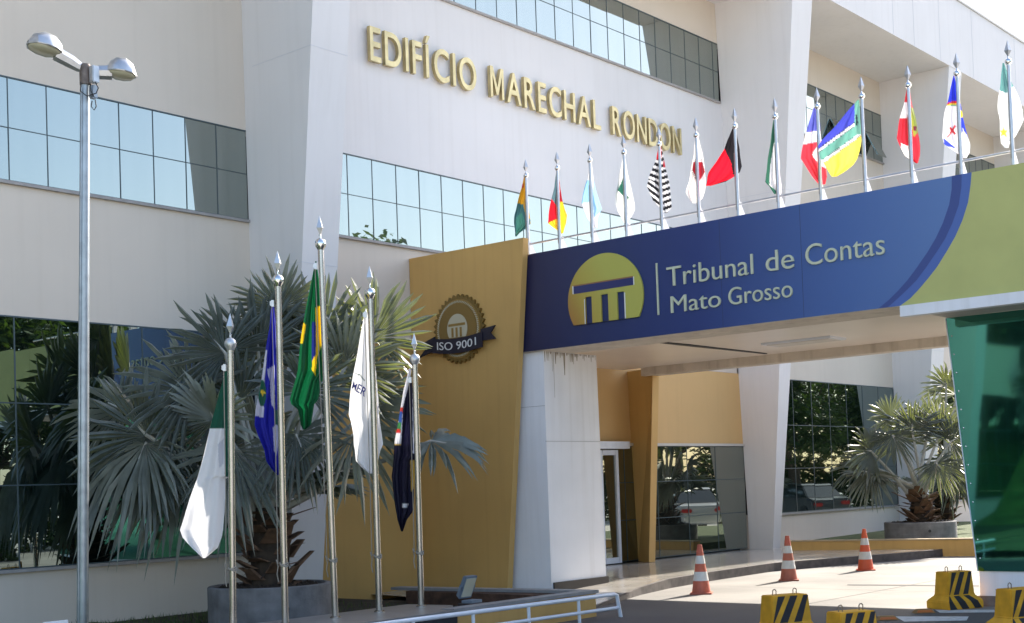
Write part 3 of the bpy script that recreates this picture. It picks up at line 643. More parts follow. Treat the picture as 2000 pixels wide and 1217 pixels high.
def c5(x, y):
    if inpoly(x, y, [(1286, 278), (1291, 280), (1292, 309), (1278, 312)]) or inpoly(x, y, [(1295, 316), (1300, 311), (1302, 326), (1296, 328)]): return (190, 30, 45)
    f = (y + .38*abs(x-1291) - 309)/12.2
    if y > 352 and x < 1291: f = (y - .75*x + 960 - 352)/12.2
    return (28, 28, 32) if (f % 1) < .55 else WH
def c10(x, y):
    if x > 1669 and y < 262: 
        return (110, 165, 150) if not inpoly(x, y, [(1671, 225), (1674, 223), (1676, 240), (1672, 248)]) else (40, 60, 60)
    d = y-(290-.73*(x-1600))
    for lim, c in ((-1, (72, 78, 190)), (0.5, (30, 30, 50)), (6, WH), (7, (30, 40, 50)), (27, (105, 165, 150)), (28, (40, 60, 60)), (34, WH), (35.5, (60, 60, 50))):
        if d < lim: return c
    return (240, 225, 90)
def c12(x, y):
    if inpoly(x, y, [(1849, 268), (1865, 244), (1868, 246), (1852, 270)]) or inpoly(x, y, [(1853, 250), (1856, 248), (1867, 261), (1864, 264)]): return (190, 35, 45)
    if x > 1872:
        if math.hypot(x-1877, y-222) < 7: return (215, 195, 60)
        if y < 196 : return (45, 60, 190)
        if y < 203: return (215, 180, 60)
        return (50, 65, 195) if y < 268 - (1890-x)*1.8+ (0 if x > 1880 else 12) else WH
    if inpoly(x, y, [(1843, 270), (1868, 290), (1843, 284)]): return (60, 75, 200)
    r = math.hypot(x-1864, y-226)
    if y < 207:
        if r > 28: return (45, 60, 195)
        if r > 25: return (200, 50, 50)
        if r > 22: return (225, 200, 70)
        if r > 19: return (60, 150, 90)
        return (45, 60, 195)
    return WH
canopy_flags = [
 ('yellow over teal flag hanging folded, first at the ochre wall end of the canopy', [(338, 1025, 1027), (365, 1019, 1030), (398, 1010, 1031), (420, 1005, 1034), (437, 1004, 1036), (446, 1005, 1028), (455, 1006, 1015), (462, 1006, 1009)],
  polys((232, 180, 50), [((78, 128, 130), [(1000, 397), (1012, 397), (1022, 400), (1026, 418), (1036, 430), (1036, 470), (1000, 470)]), ((90, 160, 140), [(1008, 425), (1020, 415), (1026, 440), (1008, 462)]), (RED, [(1019, 361), (1022, 357), (1023, 366), (1020, 368)])])),
 ('slate, red and yellow diagonal flag hanging folded on the canopy', [(323, 1087.5, 1089), (365, 1083, 1094), (388, 1077, 1098), (410, 1073, 1103), (420, 1071, 1107), (436, 1070, 1106), (446, 1083, 1103), (456, 1096, 1100)],
  polys((92, 122, 132), [((165, 30, 45), [(1092, 350), (1101, 360), (1103, 396), (1092, 396)]), ((225, 28, 45), [(1076, 386), (1093, 411), (1093, 427), (1066, 438), (1066, 415)]), (YEL, [(1094, 394), (1110, 392), (1112, 425), (1100, 460), (1084, 446), (1066, 438), (1093, 425)])])),
 ('white flag with light blue quarters hanging folded on the canopy', [(316, 1151, 1155), (350, 1147, 1159), (378, 1138, 1166), (396, 1136, 1171), (408, 1140, 1175), (425, 1146, 1168), (445, 1160, 1166)],
  polys(WH, [((150, 195, 225), [(1143, 352), (1154, 352), (1155, 394), (1134, 398), (1134, 375)]), ((160, 200, 228), [(1160, 345), (1172, 375), (1178, 410), (1160, 425), (1157, 394)])])),
 ('mostly white flag with a small dark green patch hanging folded on the canopy', [(308, 1216, 1221), (350, 1208, 1228), (380, 1203, 1236), (400, 1202, 1240), (412, 1206, 1239), (425, 1214, 1232), (437, 1220, 1224)],
  polys((228, 230, 228), [((45, 100, 85), [(1217, 348), (1206, 372), (1216, 381), (1222, 394), (1229, 386), (1221, 378), (1219, 360)])])),
 ('black and white striped flag with red corner on the canopy', [(279, 1287, 1290), (311, 1282, 1297), (340, 1269, 1303), (365, 1264, 1308), (378, 1269, 1310), (392, 1275, 1312), (405, 1288, 1312), (416, 1298, 1303)], c5),
 ('white flag with dark red triangle and dark lettering on the canopy', [(270, 1358, 1365), (300, 1355, 1372), (330, 1350, 1377), (355, 1345, 1378), (375, 1340, 1376), (388, 1345, 1372), (397, 1352, 1361)],
  polys((238, 236, 234), [((160, 35, 50), [(1354, 316), (1372, 317), (1377, 335), (1364, 358), (1352, 331)])])),
 ('black and bright red flag blowing out to the left on the canopy', [(248, 1432, 1436), (275, 1420, 1441), (292, 1415, 1445), (310, 1402, 1447), (325, 1393, 1448), (337, 1385, 1444), (346, 1381, 1433), (355, 1380, 1418), (363, 1379, 1388)],
  polys((38, 34, 38), [((238, 25, 48), [(1415, 290), (1428, 318), (1433, 347), (1370, 370), (1370, 335)])])),
 ('narrow dark green and white flag hanging close to its pole on the canopy', [(228, 1511, 1514), (275, 1505, 1520), (310, 1500, 1522), (340, 1496, 1524), (356, 1495, 1526), (364, 1503, 1527), (379, 1512, 1526)],
  polys((55, 110, 90), [(WH, [(1514, 273), (1530, 290), (1530, 385), (1503, 362), (1503, 345), (1505, 320), (1510, 288)])])),
 ('blue, white and red banded flag half hidden by its neighbour on the canopy', [(210, 1589, 1593), (240, 1580, 1601), (262, 1573, 1603), (280, 1569, 1606), (310, 1564, 1610), (325, 1573, 1614), (345, 1587, 1616), (360, 1599, 1612)],
  polys((215, 60, 75), [((95, 100, 185), [(1560, 200), (1610, 200), (1610, 254), (1560, 260)]), ((225, 225, 232), [(1560, 260), (1612, 254), (1612, 274), (1560, 284)]), ((238, 235, 238), [(1586, 302), (1600, 322), (1614, 330), (1614, 280), (1600, 280)])])),
 ('blue, green and yellow banded flag blowing out to the left on the canopy', [(195, 1675, 1678), (220, 1653, 1680), (250, 1628, 1681), (270, 1610, 1682), (285, 1597, 1682), (297, 1597, 1680), (310, 1603, 1675), (322, 1612, 1666), (335, 1618, 1650), (345, 1624, 1634)], c10),
 ('red and white flag with a green and yellow strip on the canopy', [(163, 1773, 1775), (200, 1766, 1781), (230, 1758, 1788), (255, 1753, 1793), (270, 1751, 1796), (285, 1758, 1797), (305, 1768, 1796), (319, 1789, 1793)],
  polys((205, 50, 65), [((228, 225, 230), [(1750, 202), (1777, 200), (1777, 229), (1750, 233)]), ((150, 165, 70), [(1779, 208), (1788, 216), (1793, 258), (1785, 268), (1780, 245)]), ((120, 40, 60), [(1783, 246), (1791, 246), (1790, 256), (1784, 256)]), ((240, 238, 236), [(1760, 280), (1776, 286), (1782, 316), (1760, 312)])])),
 ('blue and white flag with rainbow and red cross on the canopy', [(148, 1862, 1864), (190, 1853, 1873), (215, 1846, 1878), (250, 1841, 1886), (268, 1840, 1890), (282, 1845, 1894), (298, 1868, 1894), (309, 1880, 1888)], c12),
 ('green over white flag with a yellow star, nearest the green fascia', [(123, 1958, 1961), (160, 1954, 1975), (190, 1950, 1990), (215, 1949, 1998), (235, 1952, 1999), (265, 1954, 1984), (280, 1955, 1972), (289, 1962, 1970)],
  polys((226, 230, 232), [((100, 150, 150), [(1940, 100), (1964, 100), (1964, 181), (1940, 173)]), ((105, 150, 150), [(1964, 120), (1980, 168), (1968, 182), (1964, 180)]), ((205, 205, 70), [(1960, 246), (1962, 255), (1969, 255), (1964, 260), (1966, 268), (1960, 263), (1954, 268), (1956, 260), (1952, 255), (1958, 255)])])),
]
cf = []
for i, (lab, rows, c) in enumerate(canopy_flags):
    cf.append(make_flag(lab, poles[i], rows, c, CG, off=.05, seed=i, amp=.03 if i not in (6, 9) else .02, folds=1.6))
def flag_text(txt, flag, pole, p00, p10, p01, m, off, offset=.0):
    """small lettering lying on a flag: p00 baseline start, p10 baseline end, p01 top of start, in picture units"""
    o0 = Vector((pole[0], pole[1], 0)) + HN*off
    def fn(u, v, w_):
        x = p00[0]+(p10[0]-p00[0])*u+(p01[0]-p00[0])*v; y = p00[1]+(p10[1]-p00[1])*u+(p01[1]-p00[1])*v
        d = ray(x, y); t = (o0-EYE).dot(HN)/d.dot(HN); return EYE + d*t + HN*.001*w_ - flag.location
    b = text_on(txt, fn, box=(0, .70), extrude=.5, offset=offset); b.build('lettering', m, flag)
inkm = mat('flag_ink', (.03, .03, .05), .7); inkb = mat('flag_blue_ink', (.03, .035, .22), .7)
flag_text('QUÆ', cf[5], poles[5], (1356, 315), (1371, 315), (1357, 311), inkm, .0)
flag_text('LIBER', cf[5], poles[5], (1350, 333), (1357, 351), (1354, 332), inkm, .0)
FG = 'flags on the five plinth poles'
def elli(cx_, cy_, rx_, ry_): return [(cx_+rx_*cos(a), cy_+ry_*sin(a)) for a in [2*pi*k/16 for k in range(16)]]
def fp(i): return (fore[i][0], fore[i][1])
g1 = make_flag('dark green over white flag hanging long, leftmost on the plinth poles', fp(0), [(716, 442, 446), (760, 430, 449), (800, 420, 452), (835, 411, 453), (880, 399, 453), (930, 387, 453), (934, 386, 440), (1000, 362, 440), (1035, 350, 437), (1050, 356, 433), (1070, 375, 425), (1090, 396, 401)],
    polys((12, 82, 62), [((238, 236, 238), [(300, 838), (411, 838), (439.5, 836), (439.5, 932), (460, 934), (460, 1100), (300, 1100)]), ((205, 205, 214), [(425, 868), (438, 855), (437, 905), (428, 915)])]), FG, off=.10, nu=50, nv=150, folds=1.1, amp=.03, seed=31)
g2 = make_flag('royal blue flag with white diamond and green disc hanging folded on a plinth pole', fp(1), [(588, 531, 533.5), (640, 526, 540), (690, 518, 545), (760, 507, 548), (800, 500, 548), (830, 497, 547), (850, 503, 547), (880, 516, 548), (900, 520, 546), (915, 530, 546), (928, 541, 545)],
    polys((30, 34, 165), [((205, 205, 222), [(518, 684), (522, 684), (517, 740), (515, 815), (490, 812), (500, 745)]), ((195, 195, 220), [(521, 722), (536, 714), (537, 800), (530, 790), (527, 745)]), ((30, 95, 75), elli(512, 768, 8, 26)), ((235, 200, 60), [(508, 764), (513, 760), (516, 765), (522, 767), (515, 769), (513, 774), (510, 769)]), ((195, 195, 220), [(533, 835), (546, 822), (546, 850), (540, 890), (535, 880)]), ((25, 90, 80), [(537, 800), (548, 800), (548, 835), (537, 828)])]), FG, off=.10, nu=40, nv=140, folds=2.0, amp=.035, seed=32)
g3 = make_flag('dark green flag with yellow diamond and blue globe on the tallest plinth pole', fp(2), [(510, 616, 618), (560, 606, 625), (600, 597, 628), (650, 590, 632), (700, 583, 638), (725, 580, 640), (745, 576, 628), (780, 567, 621), (790, 570, 613), (800, 582, 612), (830, 587, 608), (839, 591, 597)],
    polys((12, 95, 55), [((240, 200, 30), [(616, 600), (627, 597), (632, 625), (637, 655), (629, 672), (619, 700), (616, 735), (609, 722), (611, 690), (616, 640)]), ((35, 45, 125), [(609, 628), (617, 628), (617, 690), (609, 708)]), ((240, 200, 30), [(588, 628), (598, 634), (592, 670), (584, 672)])]), FG, off=.10, nu=50, nv=140, folds=2.2, amp=.035, seed=33)
g4 = make_flag('white flag with blue letters MER and a green arc hanging folded on a plinth pole', fp(3), [(603, 714, 716), (660, 703, 725), (720, 692, 733), (780, 683, 740), (810, 680, 741), (822, 684, 742), (850, 691, 745), (868, 692, 747), (880, 694, 742), (900, 695, 738), (912, 705, 732), (925, 721, 727)],
    polys((240, 240, 242), [((60, 85, 85), [(694, 728), (704, 732), (713, 743), (712, 744.5), (703, 734), (694, 730)])]), FG, off=.10, nu=40, nv=120, folds=1.3, amp=.03, seed=34)
flag_text('ER', g4, fp(3), (695, 764), (712, 775), (701, 749), inkb, .055, .01)
flag_text('M', g4, fp(3), (687, 758), (694, 764), (691, 744), inkb, .055, .01)
g5 = make_flag('navy and white flag with coloured coat of arms hanging folded on a plinth pole', fp(4), [(720, 799, 806), (760, 789, 812), (800, 781, 817), (860, 772, 821), (890, 769, 823), (900, 768, 812), (930, 764, 810), (943, 766, 808), (980, 771, 808), (1000, 774, 806), (1015, 776, 795), (1038, 783, 787)],
    polys((24, 22, 48), [((225, 225, 232), [(795, 715), (804, 722), (800, 745), (787, 795), (784, 866), (760, 866), (775, 800)]), ((200, 165, 80), [(760, 866), (784, 866), (784, 870), (760, 870)]), ((190, 60, 50), [(779, 795), (788, 795), (785, 818), (776, 815)]), ((50, 80, 150), [(780, 805), (786, 802), (785, 826), (777, 832)]), ((60, 120, 70), [(776, 826), (784, 826), (783, 842), (775, 842)]), ((195, 50, 50), [(774, 836), (783, 840), (783, 846), (773, 846)]), ((220, 222, 235), [(806, 770), (812, 780), (821, 840), (823, 892), (806, 886)]), ((190, 160, 75), [(801, 900), (811, 898), (811, 950), (803, 960)]), ((190, 160, 75), [(803, 722), (806, 725), (821, 890), (817, 890)]), ((225, 225, 230), [(786, 983), (798, 985), (794, 993), (785, 992)])]), FG, off=.10, nu=44, nv=120, folds=2.0, amp=.035, seed=35)

# ------------------------------------------------------------------ planters and palms
leaf_m = mat('silver_palm_leaf', (.215, .23, .225), .36, spec=.6, var=.4, vscale=4, trans=.26, transcol=(.25, .29, .06))
_n = leaf_m.node_tree.nodes; _l = leaf_m.node_tree.links; _pb = _n['Principled BSDF']; _src = _pb.inputs['Base Color'].links[0].from_socket
_oi = _n.new('ShaderNodeObjectInfo'); _rr = _n.new('ShaderNodeValToRGB'); _rr.color_ramp.elements[0].color = (.55, .62, .62, 1); _rr.color_ramp.elements[1].color = (1.25, 1.2, .95, 1); _e = _rr.color_ramp.elements.new(.5); _e.color = (.85, .92, .9, 1)
_l.new(_oi.outputs['Random'], _rr.inputs[0]); _mx = _n.new('ShaderNodeMix'); _mx.data_type = 'RGBA'; _mx.blend_type = 'MULTIPLY'; _mx.inputs[0].default_value = 1
_l.new(_src, _mx.inputs[6]); _l.new(_rr.outputs[0], _mx.inputs[7]); _l.new(_mx.outputs[2], _pb.inputs['Base Color'])
dead_m = mat('dry_palm_leaf', (.20, .135, .075), .7, var=.4, vscale=5, trans=.15, transcol=(.25, .16, .06))
stem_m = mat('palm_petiole', (.36, .355, .31), .55, var=.25, vscale=8)
boot_m = mat('palm_leaf_base', (.15, .085, .05), .85, var=.5, vscale=9, bump=.6, bscale=25)
core_m = mat('palm_trunk_core', (.05, .035, .025), .95, var=.4, vscale=9)
def planter(label, c, r, z0, z1, group):
    t = thing('planter', label, 'planter', (c[0], c[1], z0), group); h = z1-z0
    MB().lathe([(r*.985, 0), (r, .01), (r, h*.33), (r*.997, h*.335), (r, h*.34), (r, h*.66), (r*.997, h*.665), (r, h*.67), (r, h-.012), (r-.012, h), (r-.07, h), (r-.08, h-.012), (r-.08, h-.2)], n=64).build('ring', concrete, t, smooth=True)
    s = MB(); rg = random.Random(5); n = 26
    for i in range(n):
        for j in range(3):
            a = 2*pi*(i+rg.random())/n; q = r*(.35+.2*j)*rg.uniform(.9, 1.05); q = min(q, r-.12)
            e = .05+.04*rg.random(); s.mesh([(q*cos(a)+e*x, q*sin(a)+e*y, h-.05+.07*z) for x, y, z in ((1.3, 0, 0), (0, 1.3, 0), (-1.3, 0, 0), (0, -1.3, 0), (rg.uniform(-.5, .5), rg.uniform(-.5, .5), 1))], [(0, 1, 4), (1, 2, 4), (2, 3, 4), (3, 0, 4)])
    s.lathe([(r-.075, h-.05), (r*.4, h-.03), (.001, h-.02)], n=32)
    s.build('soil', soilm, t)
    hole = MB(); 
    dd = Vector((EYE.x-c[0], EYE.y-c[1], 0)).normalized(); a0 = math.atan2(dd.y, dd.x)+.25
    hole.tube([(r*.97*cos(a0), r*.97*sin(a0), h*.5), ((r+.003)*cos(a0), (r+.003)*sin(a0), h*.5)], .032, 10); hole.build('drain_hole', dark, t)
    return t
def frond(parent, org, base, hub, axis, r, half=2.1, cup=.25, droop=.25, seed=0, nseg=29, tilt=None, dead=False):
    """one fan leaf with its stalk: folded segments joined near the hub, pointed and drooping at the tips"""
    rg = random.Random(seed); a = axis.normalized()
    n = (tilt or Vector((0, 0, 1))); n = n - a*n.dot(a)
    if n.length < .05: n = a.orthogonal()
    n.normalize(); b_ = n.cross(a)
    mb = MB(); dz = Vector((0, 0, -1))
    da = 2*half/nseg
    for i in range(nseg):
        th = -half+da*(i+.5); L = r*(1-.18*(abs(th)/half)**2)*rg.uniform(.82, 1.08); sag = droop*rg.uniform(.5, 1.7)
        bend = rg.gauss(0, .075)
        def P(t, off, up=0):
            ang = th+off+bend*t*t
            d = a*cos(ang)+b_*sin(ang)
            return hub - org + d*(L*t) + n*(cup*L*t*(abs(sin(th))*.6+.15) + up) + dz*(sag*L*t**2.4)
        k = da*.5
        p0 = P(.02, 0); split = rg.uniform(.44, .60)
        f1 = .030*r
        pts = [p0, P(split, -k), P(split, 0, f1*2.2), P(split, k), P(.82, -k*.48), P(.82, 0, f1*1.3), P(.82, k*.48), P(1, 0)]
        q = mb
        s0 = len(q.v); q.v += [tuple(x) for x in pts]
        for f in ((0, 1, 2), (0, 2, 3), (1, 4, 5, 2), (2, 5, 6, 3), (4, 7, 5), (5, 7, 6)): q.f.append(tuple(s0+x for x in f)); q.mi.append(0)
    # stalk
    mid = base.lerp(hub, .5)+Vector((0, 0, .06)); pts = [base-org, mid-org, hub-org, hub-org+a*(r*.25)+n*.004]
    mb.tube(pts, [.055, .034, .024, .008], 6, mi=1)
    o = mb.build('dry_frond' if dead else 'frond', [dead_m if dead else leaf_m, stem_m], parent, merge='keep'); return o
def trunk(parent, z0, z1, r, seed):
    rg = random.Random(seed); mb = MB()
    mb.tube([(0, 0, z0), (.02, 0, (z0+z1)/2), (0, 0, z1)], [r*.62, r*.7, r*.45], 14, mi=1)
    n = 34
    for i in range(n):
        f = i/n; z = z0+(z1-z0)*(f*.95); a = i*2.399+rg.uniform(-.35, .35); rr = r*(.55+.12*sin(f*3)); ln = rg.uniform(.18, .36); wd = rg.uniform(.055, .10); th = .032
        d = Vector((cos(a), sin(a), 0)); t = Vector((-sin(a), cos(a), 0)); tip = d*rg.uniform(.55, 1.05)*ln+t*ln*rg.uniform(-.35, .35)+Vector((0, 0, ln*rg.uniform(.15, .9)))
        c = d*rr+Vector((0, 0, z)); e = c+tip
        mb.hexa([c-t*wd*1.5-d*.03, c+t*wd*1.5-d*.03, c+t*wd*1.5+d*th, c-t*wd*1.5+d*th, e-t*wd*.75-d*.008, e+t*wd*.75-d*.008, e+t*wd*.62+d*th, e-t*wd*.62+d*th], 0)
    for i in range(40):                              # torn fibres
        a = rg.uniform(0, 6.28); z = rg.uniform(z0, z0+(z1-z0)*.5); d = Vector((cos(a), sin(a), 0)); t = Vector((-sin(a), cos(a), 0)); c = d*r*.6+Vector((0, 0, z))
        mb.face([c-t*.03, c+t*.03, c+d*rg.uniform(.1, .22)+Vector((0, 0, rg.uniform(-.12, .05)))], 1)
    return mb.build('trunk', [boot_m, core_m], parent)
def W3(dx, dy, dz): return RX*dx + UP*dy - FW*dz     # picture right, picture up, towards the viewer
def palm(label, c, dep, z0, z1, r, leaves, seed, extra=10, dry=0, group='silver fan palms in round planters'):
    org = Vector((c[0], c[1], z0)); t = thing('fan_palm', label, 'palm', org, group); tr = trunk(t, 0, z1-z0, r, seed)
    top = Vector((c[0], c[1], z1)); rg = random.Random(seed)
    for i, (px, py, dd, rad, ax, droop, tilt) in enumerate(leaves):
        hub = atd(px, py, dep+dd); base = top+Vector((rg.uniform(-.1, .1), rg.uniform(-.1, .1), rg.uniform(-.25, .05)))
        A = W3(*ax).normalized(); T = W3(*tilt) if tilt else (Vector((0, 0, 1))*.6 + W3(0, 0, .7))
        frond(t, org, base, hub, A, rad, droop=droop, seed=seed*50+i, tilt=T, cup=.18)
    for k in range(extra):                               # leaves on the far side
        a = rg.uniform(0, 2*pi); d = (W3(cos(a), 0, -abs(sin(a))-.1)); d.z = 0; d = d.normalized()
        el = rg.uniform(.1, 1.35); A = d*cos(el)+Vector((0, 0, sin(el))); hub = top + A*rg.uniform(.55, 1.0)
        frond(t, org, top, hub, A, rg.uniform(.7, .95), droop=.2, seed=seed*90+k, tilt=Vector((0, 0, 1))-d*.4)
    for k in range(dry):                                 # hanging dry leaves under the crown
        a = rg.uniform(0, 2*pi); d = Vector((cos(a), sin(a), 0)); A = (d*.5-Vector((0, 0, 1))).normalized(); hub = top + d*rg.uniform(.3, .5) - Vector((0, 0, rg.uniform(.05, .3)))
        frond(t, org, top-Vector((0, 0, .2)), hub, A, rg.uniform(.45, .6), half=1.1, droop=.2, seed=seed*70+k, nseg=12, tilt=d, dead=True)
    return t
PL = (10.62, 13.20)
planter('grey round concrete planter holding the large silver palm behind the steel flagpoles', PL, .77, .06, .585, 'round concrete planters')
LV = [(440, 690, -.1, .90, (-.75, .9, .1), .12, (.1, .5, .8)), (505, 690, .25, 1.0, (-.1, 1, .0), .08, (.2, .1, 1)), (372, 765, -.25, .95, (-1, .75, .1), .15, (-.1, .6, .8)),
      (286, 850, -.35, 1.0, (-.75, .85, .1), .12, (-.3, .3, .9)), (283, 866, -.45, .88, (-.15, -.6, .3), .65, (-.3, .8, .8)), (335, 838, .15, .95, (-1, -.1, .2), .4, (-.2, .8, .6)),
      (455, 880, -.5, .90, (.0, -.9, .4), .45, (.1, .5, .9)), (580, 850, -.35, .72, (.35, -.8, .4), .4, (.1, .6, .8)), (672, 722, .15, .90, (.45, .85, .0), .10, (.0, .15, 1)),
      (622, 672, .45, 1.0, (.2, 1, .0), .06, (-.1, .2, 1)), (842, 862, -.05, .86, (.85, -.12, .3), .42, (.3, .9, .4)), (690, 850, -.2, .80, (.3, -.7, .4), .42, (.2, .7, .7)),
      (600, 765, -.05, .85, (.3, .6, .3), .15, (.1, -.1, 1)), (400, 890, .3, .95, (-.6, -.7, .2), .5, (-.3, .6, .7)), (350, 930, .35, .85, (-.7, -.6, .1), .5, (-.2, .7, .6)),
      (545, 600, .35, .7, (.0, 1, -.1), .06, (.0, .2, 1)), (720, 800, .45, .95, (.9, .25, .1), .2, (.1, .6, .8)), (420, 820, -.55, .8, (-.35, .9, .35), .1, (-.5, .1, .8)),
      (715, 760, .5, .72, (.5, .7, .0), .12, (.1, .2, 1)), (730, 660, .6, .9, (.4, .9, .0), .08, (.1, .2, 1)), (560, 690, .5, .95, (.05, 1, 0), .06, (.0, .2, 1)), (310, 900, -.15, .85, (-.5, -.8, .3), .6, (-.3, .7, .7)), (250, 880, .1, .85, (-.5, -.5, .2), .55, (-.3, .7, .7)), (470, 780, .2, .9, (-.4, .3, .3), .2, (-.2, .2, 1)), (240, 800, .4, .85, (-.9, .4, .0), .2, (-.2, .6, .7))]
palm_main = palm('broad silver fan palm with drooping leaves behind the steel flagpoles, beside the lamp post', PL, 16.62, .54, 1.55, .36, LV, 3, extra=7, dry=0)
PR = atd(1798, 1040, 28.6)
planter('grey round concrete planter with silver palm in the raised garden behind the cones', (PR.x, PR.y), .755, .30, .665, 'round concrete planters')
RV = [(1701, 881, -.3, .80, (-1, .15, .5), .15, (.1, .1, 1)), (1744, 850, -.5, .62, (.1, -.9, .3), .3, (-.2, .2, 1)), (1781, 840, .1, .80, (.05, 1, .1), .08, (-.1, .2, 1)),
      (1741, 818, .2, .68, (-.8, .65, .1), .15, (-.1, .4, .9)), (1836, 845, .1, .82, (.15, 1, .1), .08, (.1, .2, 1)), (1830, 905, -.35, .70, (.4, -.8, .4), .3, (.0, .3, 1)),
      (1858, 862, .0, .8, (.8, .5, .2), .15, (.1, .3, .9)), (1704, 922, -.1, .72, (-.4, -.8, .3), .4, (-.2, .5, .8)), (1815, 830, .45, .8, (.3, 1, 0), .08, (0, .2, 1)), (1760, 860, .4, .8, (-.3, .9, .1), .1, (0, .2, 1)), (1690, 905, .3, .8, (-.9, -.3, .1), .3, (-.1, .6, .8))]
palm('smaller silver fan palm in the raised garden behind the traffic cones', (PR.x, PR.y), 28.6, .62, 1.30, .30, RV, 8, extra=2)
P3 = atd(1842, 1036, 31.0)
BV = [(1868, 770, 0, .9, (.1, 1, .1), .15, (.1, .3, 1)), (1848, 752, -.3, .75, (-.3, .8, .3), .2, (-.3, .3, .9)), (1880, 830, .2, .9, (.8, .6, .1), .2, (.1, .4, .9)), (1845, 900, -.2, .85, (.1, -.8, .3), .4, (0, .5, .8)), (1870, 930, .1, .85, (.6, -.6, .3), .4, (.1, .5, .8)), (1850, 850, .3, .9, (-.2, 1, 0), .1, (0, .2, 1))]
palm('fan palm with dark shaggy trunk half hidden behind the smaller silver palm', (P3.x, P3.y), 31.0, .30, 1.35, .28, BV, 12, extra=4)

# ------------------------------------------------------------------ lamp post
lx, ly = 7.66, 12.5
dl = 14.0
lb = atd(160, 1240, dl); lx, ly = lb.x, lb.y
lamp = thing('street_lamp', 'tall galvanised lamp post with two cobra heads standing on the lawn', 'street lamp', (lx, ly, .15))
def LP(px, py, dd=0): return atd(px, py, dl+dd) - Vector((lx, ly, .15))
LT = LP(166.5, 128)
MB().tube([(0, 0, -.1), LT*.5, LT], [.062, .056, .05], 20).build('pole', galv, lamp, smooth=True)
MB().lathe([(.052, 0), (.062, .0), (.062, .2), (.052, .2), (.05, .22), (.0, .225)], LT-Vector((0, 0, .21)), 20).build('top_sleeve', mat('rusty_steel', (.20, .16, .14), .6, .5, var=.4, vscale=14), lamp, smooth=True)
def lamp_head(a, b, e):                                # arm start, neck, head end (picture points)
    A, B, E = (LP(*q) for q in (a, b, e)); ax = (E-B).normalized(); L = (E-B).length
    arm = MB().tube([A, A.lerp(B, .5), B+ax*.05], [.055, .075, .08], 8).build('arm', alu, lamp, smooth=True)
    up = (Vector((0, 0, 1))-ax*ax.z).normalized(); sd = ax.cross(up)
    mb = MB(); n = 12; prof = [(0, .06, .06), (.1, .115, .12), (.3, .16, .17), (.6, .17, .175), (.85, .13, .125), (1, .02, .03)]; vs = []
    for f, wd, ht in prof:
        for k in range(n+1):
            t = pi*k/n; vs.append(B+ax*L*f+sd*cos(t)*wd+up*(sin(t)*ht))
    fs = [(i*(n+1)+k, i*(n+1)+k+1, (i+1)*(n+1)+k+1, (i+1)*(n+1)+k) for i in range(len(prof)-1) for k in range(n)]
    mb.mesh(vs, fs); hd = mb.build('lamp_head', alu, lamp, smooth=True)
    gb = MB(); n = 10; vs = []
    for f, wd, ht in [(.02, .05, .01), (.12, .095, .03), (.32, .138, .05), (.6, .142, .052), (.84, .11, .04), (.97, .03, .01)]:
        for k in range(n+1):
            t = pi+pi*k/n; vs.append(B+ax*L*f+sd*cos(t)*wd+up*(sin(t)*ht-.004))
    gb.mesh(vs, [(i*(n+1)+k, i*(n+1)+k+1, (i+1)*(n+1)+k+1, (i+1)*(n+1)+k) for i in range(5) for k in range(n)])
    gb.build('lens', mat('lamp_lens', (.42, .40, .30), .15, spec=.6), hd, smooth=True)
    rm = MB(); vs = [B+ax*L*f+sd*wd*sg+up*.0 for f, wd in [(.02, .062), (.12, .108), (.32, .152), (.6, .157), (.85, .12), (1, .02)] for sg in (1, -1)]
    pts = vs[0::2]+vs[1::2][::-1]; rm.tube(pts+[pts[0]], .009, 6); rm.build('rim', alu, hd)
lamp_head((158, 133), (118, 108, -.1), (54, 84, -.35)); lamp_head((180, 143), (208, 140, .05), (266, 150, .15))
c = LP(184, 146, -.05); MB().box(c.x-.04, c.x+.04, c.y-.04, c.y+.04, c.z-.09, c.z+.09).build('control_box', alu, lamp, bevel=.008)
c = LP(182, 180, -.05); MB().box(c.x-.035, c.x+.035, c.y-.035, c.y+.035, c.z-.07, c.z+.07).build('ballast', galv, lamp, bevel=.01)
cb = MB(); cb.tube([LP(158, 160, -.1), LP(157, 178, -.12), LP(170, 188, -.12), LP(188, 182, -.1), LP(192, 172, -.1), LP(186, 160, -.08)], .006, 6); cb.tube([LP(180, 197, -.1), LP(178, 208, -.1), LP(184, 215, -.1), LP(188, 208, -.1), LP(186, 195, -.1)], .006, 6); cb.tube([LP(176, 164, -.1), LP(178, 178, -.1), LP(184, 190, -.1)], .006, 6)
cb.build('cable', dark, lamp, smooth=True)
MB().tube([Vector((-.065, -.02, -.1)), LT*.5+Vector((-.06, -.02, 0)), LT*.96+Vector((-.052, -.02, 0))], .012, 8).build('conduit', galv, lamp, smooth=True)

